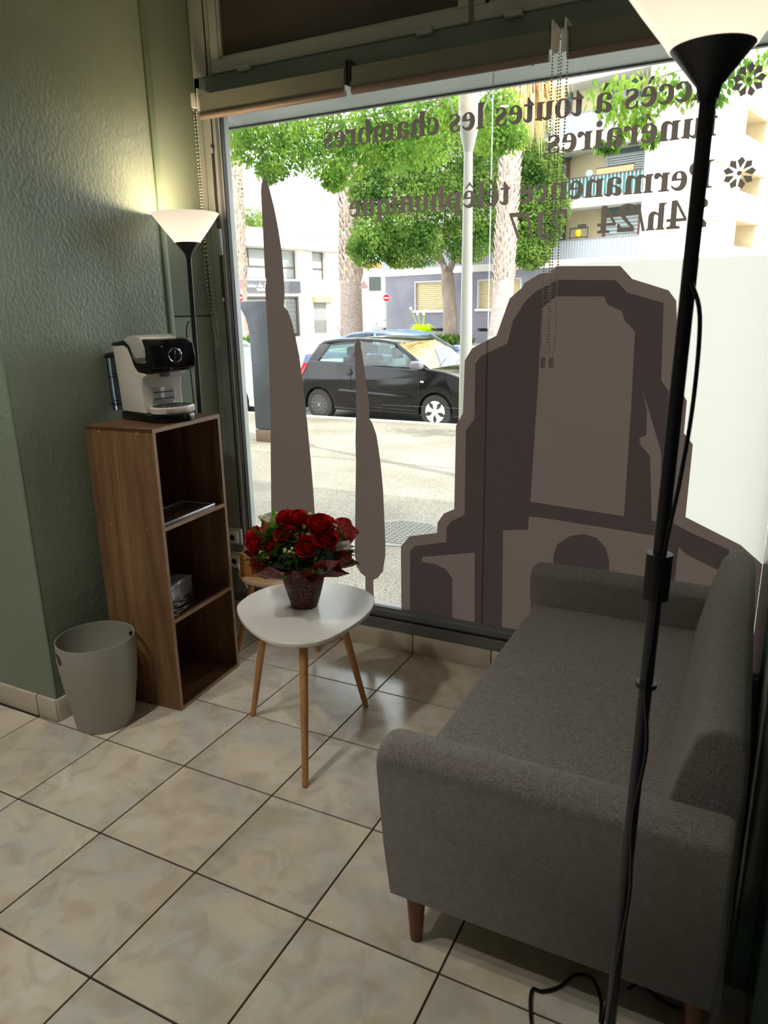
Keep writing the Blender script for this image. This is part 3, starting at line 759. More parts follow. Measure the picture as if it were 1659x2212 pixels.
tagged(MB().tube(smoothpath([(2.04, -0.24, 0.006), (2.065, -0.215, 0.006), (2.11, -0.235, 0.006), (2.16, -0.24, 0.006), (2.21, -0.22, 0.006)], 8), 0.004, 6).build('power_cable', cord, None, smooth=True), 'thin black cable running under the sofa arm right of the near lamp', 'cable')

# ------------------------------------------------------------------ waste bin
bn = thing('waste_bin', 'light grey plastic waste bin with two handle holes in front of the shelf', 'bin', (-0.120, 0.110, 0.0003))
bin_m = mat('grey_bin_plastic', (168, 166, 156), rough=0.45, spec=0.4)
prof = [(0.116, 0.0), (0.120, 0.03), (0.130, 0.10), (0.142, 0.18), (0.151, 0.26), (0.1545, 0.32), (0.153, 0.36), (0.152, 0.38)]
inn = [(r - 0.003, z + (0.004 if k == 0 else 0)) for k, (r, z) in enumerate(prof)]
bb = MB().lathe(prof + list(reversed(inn)), (0, 0, 0), 72, True, True)
bin_o = bb.build('bin_body', bin_m, bn, smooth=True)
ct = MB()
for a in (math.radians(248), math.radians(66)):
    m4 = Matrix.Translation((0.152 * math.cos(a), 0.152 * math.sin(a), 0.328)) @ Matrix.Rotation(a, 4, 'Z')
    b0 = len(ct.v); vs = []
    for s_ in (-0.03, 0.03):
        for k in range(20):
            q = 2 * PI * k / 20
            vs.append(m4 @ Vector((s_, 0.036 * math.cos(q), 0.027 * math.sin(q))))
    ct.add(vs, [tuple(range(20)), tuple(range(39, 19, -1))] + [(k, k + 20, (k + 1) % 20 + 20, (k + 1) % 20) for k in range(20)])
cut = ct.build('cutter', bin_m, bn)
bo = bin_o.modifiers.new('holes', 'BOOLEAN'); bo.object = cut; bo.operation = 'DIFFERENCE'; bo.solver = 'EXACT'
bpy.context.view_layer.update()
me = bpy.data.meshes.new_from_object(bin_o.evaluated_get(bpy.context.evaluated_depsgraph_get()))
bin_o.modifiers.clear()
if len(me.vertices) > 100: bin_o.data = me
bpy.data.objects.remove(cut)

# ------------------------------------------------------------------ front table
tb = thing('side_table', 'white rounded triangular side table on three beech legs under the bouquet', 'table', (0.65, 0.46, 0), group='three-legged side tables')
top_pts = [(0.370, 0.501), (0.384, 0.41), (0.428, 0.342), (0.53, 0.256), (0.64, 0.196), (0.73, 0.173), (0.804, 0.191), (0.865, 0.235), (0.893, 0.298), (0.912, 0.41), (0.913, 0.51), (0.895, 0.61), (0.857, 0.689), (0.80, 0.737), (0.736, 0.759), (0.66, 0.762), (0.58, 0.75), (0.48, 0.708), (0.407, 0.64), (0.378, 0.57)]
sm = [(p.x, p.y) for p in smoothpath([(x, y, 0) for x, y in top_pts] + [(0.370, 0.501, 0)], 4)[:-1]]
white_t = mat('white_table_lacquer', (240, 236, 230), rough=0.3, spec=0.5)
MB().prism(sm, 0.482, 0.4995, 'z').build('tabletop', white_t, tb, bevel=0.004, seg=3, world=True)
for (fx, fy), (tx, ty) in (((0.424, 0.396), (0.515, 0.415)), ((0.880, 0.092), (0.800, 0.245)), ((0.822, 0.661), (0.762, 0.560))):
    MB().tube([(fx, fy, 0.0), (fx + (tx - fx) * .5, fy + (ty - fy) * .5, 0.2415), (tx, ty, 0.483)], 0.0115, 16, 0.0175).build('leg', pine, tb, smooth=True, world=True)

# ------------------------------------------------------------------ back table and what stands on it
t2 = thing('side_table', 'pale round side table half hidden behind the shelf and the bouquet', 'table', (0.19, 0.98, 0), group='three-legged side tables')
MB().prism(arc(0.19, 0.985, 0.205, 0, 2 * PI, 40)[:-1], 0.403, 0.420, 'z').build('tabletop', pine_pale, t2, bevel=0.003, world=True)
for (fx, fy), (tx, ty) in (((0.357, 1.019), (0.29, 1.0)), ((0.00, 0.84), (0.095, 0.885)), ((0.12, 1.15), (0.155, 1.10))):
    MB().tube([(fx, fy, 0.0), (tx, ty, 0.404)], 0.011, 14, 0.017).build('leg', pine, t2, smooth=True, world=True)
wb = thing('wooden_box', 'small light wooden box on the back side table', 'box', (0.15, 0.92, 0.4203), math.radians(14))
MB().box(-0.105, 0.105, -0.07, 0.07, 0, 0.108).build('box_body', woodmat('box_wood', (182, 120, 66), (206, 146, 88), axis=0, sp=20), wb, bevel=0.003)
MB().box(-0.105, 0.105, -0.07, 0.07, 0.1085, 0.114).build('box_lid', pine_pale, wb, bevel=0.002)
wd = thing('aroma_diffuser', 'brown wood-look diffuser with a white ring top beside the window', 'diffuser', (0.105, 1.085, 0.4203))
MB().lathe([(0.05, 0), (0.072, 0.02), (0.082, 0.08), (0.080, 0.15), (0.070, 0.225)], (0, 0, 0), 36).build('diffuser_body', mat('reddish_wood_print', (156, 92, 58), (172, 106, 70), rough=0.4, scale=12, stretch=(1, 1, 6)), wd, smooth=True)
MB().lathe([(0.071, 0.225), (0.073, 0.232), (0.060, 0.242), (0.044, 0.240), (0.036, 0.228), (0.034, 0.228)], (0, 0, 0), 36, True, True).build('ring_top', white_p, wd, smooth=True)
wx = thing('white_charger', 'small white upright box left of the wooden box on the back table', 'box', (0.005, 0.985, 0.4203), 0.2)
MB().box(-0.018, 0.018, -0.04, 0.04, 0, 0.105).build('charger_body', white_p, wx, bevel=0.006)
MB().box(0.0175, 0.0185, -0.025, 0.025, 0.02, 0.09).build('face_plate', mat('white_face', (236, 234, 228), rough=0.2), wx)
for z, lb in ((0.475, 'upper white wall socket on the window jamb beside the shelf'), (0.34, 'lower white wall socket on the window jamb beside the shelf')):
    so = thing('wall_socket', lb, 'socket', (-0.245, 1.199, z), group='wall sockets on the jamb')
    MB().box(-0.042, 0.042, -0.012, 0.004, -0.045, 0.045).build('socket_plate', white_p, so, bevel=0.004)
    MB().box(-0.032, 0.032, -0.034, -0.012, -0.034, 0.034).build('plug_body', white_p, so, bevel=0.008)
    MB().prism(arc(0, 0, 0.016, 0, 2 * PI, 20)[:-1], -0.035, -0.033, 'y').build('socket_hole', black_m, so)
tagged(MB().tube(smoothpath([(-0.22, 1.16, 0.33), (-0.12, 1.15, 0.12), (-0.05, 1.12, 0.008), (0.06, 1.16, 0.008), (0.09, 1.18, 0.2), (0.10, 1.19, 0.35)], 8), 0.003, 6).build('white_cable', white_p, None, smooth=True), 'thin white cable hanging behind the back side table', 'cable')

# ------------------------------------------------------------------ sofa
sf = thing('sofa', 'grey fabric two-seat sofa with tapered wooden legs against the right wall', 'sofa', (1.83, 0.35, 0))
def rbox(name, x0, x1, y0, y1, z0, z1, bev, seg=5, m=sofa_m):
    return MB().box(x0, x1, y0, y1, z0, z1).build(name, m, sf, bevel=bev, seg=seg, world=True)
def slab(name, poly, y0, y1, bev, seg=4):
    return MB().prism(poly, y0, y1, 'y').build(name, sofa_m, sf, bevel=bev, seg=seg, world=True)
rbox('seat', 1.432, 2.12, -0.232, 1.045, 0.20, 0.437, 0.020)
armp = [(1.432, 0.150), (1.415, 0.30), (1.402, 0.50)] + arc(1.442, 0.555, 0.042, PI, PI / 2, 6) + [(1.70, 0.598), (2.205, 0.592)] + arc(2.205, 0.565, 0.027, PI / 2, 0, 4) + [(2.236, 0.30), (2.225, 0.152)]
def arm(y0, y1):
    n = 10; b = MB(); rings = []
    prof_ = [(0.0, 0.0), (0.0, 1.0)]
    # cross-section: flat below, round on top across the thickness
    yc = (y0 + y1) / 2; hy = (y1 - y0) / 2
    st = []
    for k in range(13):
        a = PI * k / 12
        st.append((yc - hy * math.cos(a), math.sin(a)))
    verts = []; N = len(armp)
    layers = [(y0, -0.052, 0.0)] + [(y, -0.052 * (1 - s_), 0) for y, s_ in st[1:-1]] + [(y1, -0.052, 0.0)]
    for y, dz, _ in layers:
        for (x, z) in armp:
            zz = z + dz * max(0.0, (z - 0.45) / 0.148) if z > 0.45 else z
            e_ = -dz / 0.052
            xx = x + (0.012 * e_ if x < 1.5 else (-0.008 * e_ if x > 2.15 else 0))
            verts.append((xx, y, zz))
    L = len(layers)
    fs = [tuple(range(N)), tuple(reversed(range((L - 1) * N, L * N)))]
    for i in range(L - 1):
        for k in range(N):
            k2 = (k + 1) % N
            fs.append((i * N + k, (i + 1) * N + k, (i + 1) * N + k2, i * N + k2))
    b.add(verts, fs)
    b.build('armrest', sofa_m, sf, smooth=True, world=True)
arm(-0.357, -0.236)
arm(1.045, 1.165)
backp = [(2.052, 0.40), (2.075, 0.52), (2.100, 0.64), (2.118, 0.700)] + arc(2.178, 0.705, 0.058, PI * 0.92, 0.10, 8) + [(2.240, 0.62), (2.238, 0.30), (2.232, 0.155), (2.10, 0.155)]
slab('backrest', backp, -0.235, 1.060, 0.012)
rbox('seat_base', 1.445, 2.20, -0.236, 1.045, 0.150, 0.215, 0.004)
sofa_leg = woodmat('walnut_leg', (112, 62, 34), (150, 88, 50), sp=20)
for x, y in ((1.503, -0.325), (2.19, -0.30), (1.503, 1.10), (2.19, 1.10)):
    MB().tube([(x, y, 0), (x, y, 0.155)], 0.0165, 20, 0.027).build('leg', sofa_leg, sf, smooth=True, world=True)

# ------------------------------------------------------------------ bouquet
BX, BY, BZ = 0.642, 0.500, 0.4998
bq = thing('rose_bouquet', 'bouquet of red roses in dark red wrapping paper on the white table', 'flowers', (BX, BY, BZ))
def papermat():
    m, nt, p, o = newmat('dark_red_wrapping_paper')
    v = coords(nt, 'world')
    vor = nt.nodes.new('ShaderNodeTexVoronoi'); vor.feature = 'DISTANCE_TO_EDGE'; vor.inputs['Scale'].default_value = 34
    n = nt.nodes.new('ShaderNodeTexNoise'); n.inputs['Scale'].default_value = 22
    nt.links.new(v, n.inputs['Vector'])
    va = nt.nodes.new('ShaderNodeMixRGB'); va.inputs[0].default_value = 0.12
    nt.links.new(v, va.inputs[1]); nt.links.new(n.outputs['Color'], va.inputs[2]); nt.links.new(va.outputs[0], vor.inputs['Vector'])
    r = nt.nodes.new('ShaderNodeValToRGB'); r.color_ramp.interpolation = 'CONSTANT'
    r.color_ramp.elements[0].position = 0.0; r.color_ramp.elements[0].color = lin((176, 130, 118))
    r.color_ramp.elements[1].position = 0.028; r.color_ramp.elements[1].color = lin((84, 18, 26))
    nt.links.new(vor.outputs['Distance'], r.inputs['Fac']); nt.links.new(r.outputs['Color'], p.inputs['Base Color'])
    p.inputs['Roughness'].default_value = 0.28
    t_ = nt.nodes.new('ShaderNodeBsdfTranslucent'); t_.inputs[0].default_value = lin((150, 22, 30))
    mx = nt.nodes.new('ShaderNodeMixShader'); mx.inputs[0].default_value = 0.35
    nt.links.new(p.outputs[0], mx.inputs[1]); nt.links.new(t_.outputs[0], mx.inputs[2]); nt.links.new(mx.outputs[0], o.inputs['Surface'])
    return m
paper = papermat()
rr = random.Random(3)
def ruffle(name, prof_, amp, waves, seed, seg=96, tilt=(0, 0)):
    q = random.Random(seed); ph = [q.uniform(0, 6.28) for _ in range(6)]; vs = []; fs = []
    n = len(prof_)
    for i, (r0, z0, am) in enumerate(prof_):
        for k in range(seg):
            a = 2 * PI * k / seg
            wv = math.sin(waves * a + ph[0]) * 0.5 + math.sin((waves * 1.7 // 1) * a + ph[1]) * 0.3 + math.sin((waves * 3) * a + ph[2] + i) * 0.2
            r_ = r0 * (1 + am * amp * wv)
            z_ = z0 + am * amp * 0.09 * math.sin((waves + 2) * a + ph[3]) + am * amp * 0.04 * math.sin(13 * a + ph[4] + i)
            x_, y_ = r_ * math.cos(a), r_ * math.sin(a)
            vs.append((x_, y_, z_ + am * (tilt[0] * x_ + tilt[1] * y_)))
    for i in range(n - 1):
        for k in range(seg):
            k2 = (k + 1) % seg
            fs.append((i * seg + k, i * seg + k2, (i + 1) * seg + k2, (i + 1) * seg + k))
    o = MB().add(vs, fs).build(name, paper, bq)
    for p_ in o.data.polygons: p_.use_smooth = True
    return o
ruffle('pot_wrap', [(0.0, 0.001, 0), (0.052, 0.001, 0.1), (0.055, 0.01, 0.4), (0.068, 0.06, 0.5), (0.080, 0.11, 0.6), (0.086, 0.145, 0.6)], 0.10, 6, 1)
ruffle('paper_collar', [(0.070, 0.125, 0.4), (0.085, 0.150, 0.7), (0.125, 0.172, 0.9), (0.170, 0.205, 1.0), (0.205, 0.245, 1.1), (0.218, 0.262, 1.2)], 0.11, 5, 5, tilt=(0.04, 0.17))
ruffle('paper_collar', [(0.075, 0.135, 0.3), (0.105, 0.160, 0.8), (0.150, 0.168, 1.0), (0.185, 0.190, 1.3)], 0.22, 7, 9)
leaf_d = translucent('dark_rose_leaf', (32, 62, 28), (60, 110, 30), 0.35, (30, (48, 84, 36), (90, 150, 40)))
leaf_l = translucent('fresh_green_leaf', (70, 120, 40), (120, 180, 50), 0.4)
petal = mat('red_petal', (176, 8, 20), (214, 18, 34), rough=0.75, scale=30, spec=0.25)
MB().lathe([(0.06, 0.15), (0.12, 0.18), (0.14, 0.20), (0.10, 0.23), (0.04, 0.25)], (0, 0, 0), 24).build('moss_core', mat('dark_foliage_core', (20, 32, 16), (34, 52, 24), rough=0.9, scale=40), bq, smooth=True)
def rose(x, y, z, r, ax, ay, seed):
    r = r * 1.12
    q = random.Random(seed); b = MB()
    R3 = Matrix.Rotation(ax, 4, 'X') @ Matrix.Rotation(ay, 4, 'Y')
    T4 = Matrix.Translation((x - BX, y - BY, z - BZ)) @ R3
    layers = [(1.0, 5, 0.95, 0.35), (0.86, 5, 1.08, 0.22), (0.66, 4, 1.18, 0.05), (0.45, 4, 1.24, -0.05), (0.26, 3, 1.26, -0.10)]
    for li, (rs, cnt, hs, fl) in enumerate(layers):
        for c in range(cnt):
            a0 = 2 * PI * c / cnt + li * 0.7 + q.uniform(-.15, .15)
            span = 2 * PI / cnt * 1.55; nu, nv = 7, 5; vs = []; fs = []
            for i in range(nu):
                u = i / (nu - 1) - 0.5
                for j in range(nv):
                    v = j / (nv - 1)
                    a = a0 + u * span
                    rad = r * rs * (0.35 + 0.65 * math.sin(min(1, v * 1.15) * PI / 2)) * (1 - 0.12 * (1 - abs(u) * 2))
                    if v > 0.8: rad += r * fl * (v - 0.8) * 2.2
                    h = r * hs * (v * (1 - 0.28 * (abs(u) * 2) ** 2.5)) * 1.25 - r * 0.55
                    if v > 0.95: h -= r * max(0, fl) * 0.25
                    rad *= (1 + 0.02 * q.uniform(-1, 1))
                    vs.append(T4 @ Vector((rad * math.cos(a), rad * math.sin(a), h)))
            for i in range(nu - 1):
                for j in range(nv - 1): fs.append((i * nv + j, (i + 1) * nv + j, (i + 1) * nv + j + 1, i * nv + j + 1))
            b.add(vs, fs)
    o = b.build('rose', petal, bq)
    for p_ in o.data.polygons: p_.use_smooth = True
    return o
roses = [(0.600, 0.47, 0.858, 0.036, 0.25, -0.2), (0.655, 0.47, 0.866, 0.034, 0.2, 0.1), (0.618, 0.43, 0.808, 0.036, 0.6, -0.1), (0.768, 0.44, 0.858, 0.042, 0.4, 0.35),
         (0.800, 0.43, 0.815, 0.038, 0.6, 0.5), (0.735, 0.405, 0.782, 0.038, 0.9, 0.1), (0.560, 0.42, 0.742, 0.034, 1.0, -0.3), (0.455, 0.46, 0.768, 0.040, 0.7, -0.7),
         (0.480, 0.43, 0.745, 0.034, 0.9, -0.5), (0.665, 0.50, 0.83, 0.032, 0.2, 0), (0.575, 0.52, 0.83, 0.032, 0, -0.4), (0.72, 0.56, 0.83, 0.034, -0.4, 0.2), (0.645, 0.59, 0.80, 0.034, -0.8, 0)]
for k, (x, y, z, r_, a, c) in enumerate(roses):
    rose(x, y, z, r_, a, c, k)
    MB().tube([(x - BX, y - BY, z - BZ - 0.02), ((x - BX) * 0.5, (y - BY) * 0.5, 0.20)], 0.003, 6).build('stem', leaf_d, bq)
def leaf(b, p, d, up, L, W_):
    d = Vector(d).normalized(); s_ = d.cross(Vector(up)).normalized(); n_ = s_.cross(d)
    p = Vector(p)
    pts = [p, p + d * L * .3 + s_ * W_ * .5 - n_ * L * 0.02, p + d * L * .65 + s_ * W_ * .42, p + d * L - n_ * L * 0.12, p + d * L * .65 - s_ * W_ * .42, p + d * L * .3 - s_ * W_ * .5 - n_ * L * 0.02, p + d * L * .45 - n_ * L * 0.06]
    b.add(pts, [(0, 1, 6), (1, 2, 6), (2, 3, 6), (3, 4, 6), (4, 5, 6), (5, 0, 6)])
for grp, (m_, cnt, L0, z0, z1) in enumerate(((leaf_d, 260, 0.052, 0.20, 0.335), (leaf_l, 34, 0.035, 0.24, 0.37))):
    b = MB()
    for k in range(cnt):
        a = rr.uniform(0, 2 * PI); rad = rr.uniform(0.03, 0.185) ; z_ = z1 - (z1 - z0) * (rad / 0.185) ** 1.5 + rr.uniform(-0.02, 0.02)
        leaf(b, (rad * math.cos(a), rad * math.sin(a), z_), (math.cos(a) + rr.uniform(-.6, .6), math.sin(a) + rr.uniform(-.6, .6), rr.uniform(-0.2, 0.9)), (0, 0, 1), L0 * rr.uniform(0.7, 1.3), L0 * 0.42)
    o = b.build('leaves', m_, bq, kind='stuff')
# fern fronds
for base_, tip in (((-0.112, -0.01, 0.28), (-0.118, -0.01, 0.385)), ((-0.05, -0.06, 0.25), (-0.16, -0.10, 0.33)), ((-0.1, -0.06, 0.24), (-0.20, -0.06, 0.25))):
    b = MB(); A = Vector(base_); Bv = Vector(tip); dd = Bv - A
    b.tube([A, A + dd * .5, Bv], 0.0012, 5)
    side = Vector((0.9, 0.3, 0)) if abs(dd.z) > 0.09 else Vector((0, 0, 1))
    for k in range(14):
        t_ = 0.1 + 0.88 * k / 13; L_ = 0.038 * (1.05 - t_ * 0.85)
        for s_ in (-1, 1): leaf(b, A + dd * t_, side * s_ + dd.normalized() * 0.6, (0.3, -1, 0.2), L_, 0.006)
    b.build('fern_frond', leaf_l if abs(dd.z) > 0.09 else leaf_d, bq)
berry = mat('cream_berries', (206, 214, 150), (224, 226, 180), rough=0.35, scale=40)
for (x, y, z) in ((0.668, 0.375, 0.770), (0.545, 0.395, 0.728), (0.690, 0.50, 0.872), (0.700, 0.47, 0.80), (0.49, 0.47, 0.845), (0.80, 0.47, 0.855), (0.665, 0.47, 0.85), (0.835, 0.44, 0.80)):
    b = MB()
    for k in range(14 if z < 0.79 else 7):
        o_ = (rr.uniform(-.02, .02), rr.uniform(-.012, .012), rr.uniform(-.014, .014))
        b.ball((x - BX + o_[0], y - BY + o_[1], z - BZ + o_[2]), 0.0066, 8, 6)
    b.build('berry_cluster', berry, bq, smooth=True)
pc = MB().box(-0.028, 0.028, -0.0006, 0.0006, -0.017, 0.017).build('price_card', mat('white_card', (226, 218, 214), rough=0.6), bq)
pc.location = (0.215, -0.045, 0.292); pc.rotation_euler = (0, math.radians(-8), math.radians(26))
tm = text_mesh('45€'); to = bpy.data.objects.new('price_text', tm); COL.objects.link(to); to.parent = pc
tm.materials.clear(); tm.materials.append(black_m); to.scale = (0.014, 0.014, 0.014); to.rotation_euler = (PI / 2, 0, 0); to.location = (-0.008, -0.0009, -0.006)

# ================================================================== OUTSIDE
G = -0.12
def pavemat():
    m, nt, p, o = newmat('exposed_aggregate_pavement')
    v = coords(nt, 'world')
    vor = nt.nodes.new('ShaderNodeTexVoronoi'); vor.inputs['Scale'].default_value = 95
    nt.links.new(v, vor.inputs['Vector'])
    r = nt.nodes.new('ShaderNodeValToRGB')
    r.color_ramp.elements[0].position = 0.25; r.color_ramp.elements[0].color = lin((166, 158, 140))
    r.color_ramp.elements[1].position = 0.75; r.color_ramp.elements[1].color = lin((82, 80, 72))
    nt.links.new(vor.outputs['Distance'], r.inputs['Fac'])
    n = nt.nodes.new('ShaderNodeTexNoise'); n.inputs['Scale'].default_value = 0.9; n.inputs['Detail'].default_value = 5
    nt.links.new(v, n.inputs['Vector'])
    r2 = nt.nodes.new('ShaderNodeValToRGB'); r2.color_ramp.elements[0].position = 0.35; r2.color_ramp.elements[0].color = lin((205, 205, 200)); r2.color_ramp.elements[1].position = 0.65
    nt.links.new(n.outputs['Fac'], r2.inputs['Fac'])
    mx = nt.nodes.new('ShaderNodeMixRGB'); mx.blend_type = 'MULTIPLY'; mx.inputs[0].default_value = 1
    nt.links.new(r.outputs['Color'], mx.inputs[1]); nt.links.new(r2.outputs['Color'], mx.inputs[2])
    nt.links.new(mx.outputs[0], p.inputs['Base Color'])
    bp = nt.nodes.new('ShaderNodeBump'); bp.inputs['Strength'].default_value = 0.8; bp.inputs['Distance'].default_value = 0.004; bp.invert = True
    nt.links.new(vor.outputs['Distance'], bp.inputs['Height']); nt.links.new(bp.outputs['Normal'], p.inputs['Normal'])
    p.inputs['Roughness'].default_value = 0.75
    return m
pave = pavemat()
def quad_slab(pts, z0, z1): return MB().prism(pts, z0, z1, 'z')
pv = sempty('pavement', 'pale exposed aggregate pavement outside the shop')
quad_slab([(-30, 1.3), (20, 1.3), (20, 5.67), (-30, 5.90)], G - 0.3, G).build('paving_field', pave, pv)
quad_slab([(-30, 5.915), (20, 5.685), (20, 8.36), (-30, 9.04)], G - 0.3, G).build('paving_field', pave, pv)
quad_slab([(-30, 9.04), (20, 8.36), (20, 8.50), (-30, 9.28)], G - 0.3, G + 0.002).build('kerb', mat('pale_kerb_stone', (200, 196, 186), rough=0.8), pv)
road = struct(quad_slab([(-60, 8.4), (40, 8.4), (40, 60), (-60, 60)], G - 0.5, G - 0.10).build('road', mat('grey_asphalt', (112, 110, 108), (126, 124, 120), rough=0.9, scale=3)), 'pale asphalt road with parked cars')
fs_ = sempty('far_pavement', 'pavement across the road')
quad_slab([(-45, 28.5), (-4, 25.0), (12, 24.0), (20, 60), (-60, 60)], G - 0.3, G).build('paving_field', mat('pale_concrete', (160, 156, 146), (176, 172, 162), rough=0.85, scale=1.5), fs_)
mh = thing('manhole_cover', 'round cast metal manhole cover in the pavement', 'manhole cover', (-0.28, 3.34, G))
MB().lathe([(0.37, 0.0), (0.37, 0.004)], (0, 0, 0), 40).build('cover_ring', mat('cast_iron', (112, 112, 106), rough=0.6, metal=0.1), mh)
b = MB()
for i in range(-7, 8):
    for j in range(-7, 8):
        if i * i + j * j < 48: b.box(i * 0.046 - 0.016, i * 0.046 + 0.016, j * 0.046 - 0.016, j * 0.046 + 0.016, 0.004, 0.010)
b.build('cover_studs', MATS['cast_iron'], mh, kind='stuff')

# ------------------------------------------------------------------ dark metal column and lamp post
cp = thing('metal_column', 'dark steel street column with flared top left of the tall cypress sticker', 'street column', (-3.84, 6.47, G))
steel = mat('dark_street_steel', (66, 70, 78), (76, 80, 88), rough=0.4, metal=0.4, scale=2)
side = [(-0.275, 1.885), (-0.272, 1.80), (-0.235, 1.74), (-0.20, 1.68), (-0.172, 1.58), (-0.155, 1.47), (-0.150, 1.3)]
poly = side + [(-0.150, 0.18), (0.150, 0.18), (0.150, 1.3)] + [(-x, z) for x, z in reversed(side[:-1])]
MB().prism(poly, -0.07, 0.07, 'y').build('column_body', steel, cp, bevel=0.006)
MB().box(-0.152, 0.152, -0.072, 0.072, 0.0, 0.17).build('foot_plate', mat('rusty_foot', (84, 80, 76), (110, 84, 60), rough=0.7, scale=6), cp, bevel=0.004)
MB().box(-0.152, 0.152, -0.072, 0.072, 1.475, 1.482).build('seam', darkmetal, cp)
lp = thing('street_light_post', 'white street lamp post with a flared collar between tree and palm', 'lamp post', (-0.526, 5.425, G))
postw = mat('white_post_paint', (150, 152, 148), (140, 140, 134), rough=0.45, scale=5, stretch=(1, 1, 0.3))
MB().lathe([(0.068, 0), (0.066, 1.0), (0.042, 3.19)], (0, 0, 0), 32).build('post_shaft', postw, lp, smooth=True)
MB().lathe([(0.043, 3.19), (0.050, 3.22), (0.085, 3.36), (0.100, 3.45), (0.102, 3.49)], (0, 0, 0), 32).build('collar', postw, lp, smooth=True)
MB().lathe([(0.098, 3.49), (0.098, 5.4)], (0, 0, 0), 32).build('upper_shaft', mat('stained_post_paint', (176, 170, 158), (120, 98, 76), rough=0.6, scale=7, lo=0.5, hi=0.8), lp, smooth=True)
for s_ in (-1, 1): MB().tube([(s_ * 0.09, 0, 3.42), (s_ * 0.34, 0, 3.95)], 0.008, 8).build('brace', postw, lp)

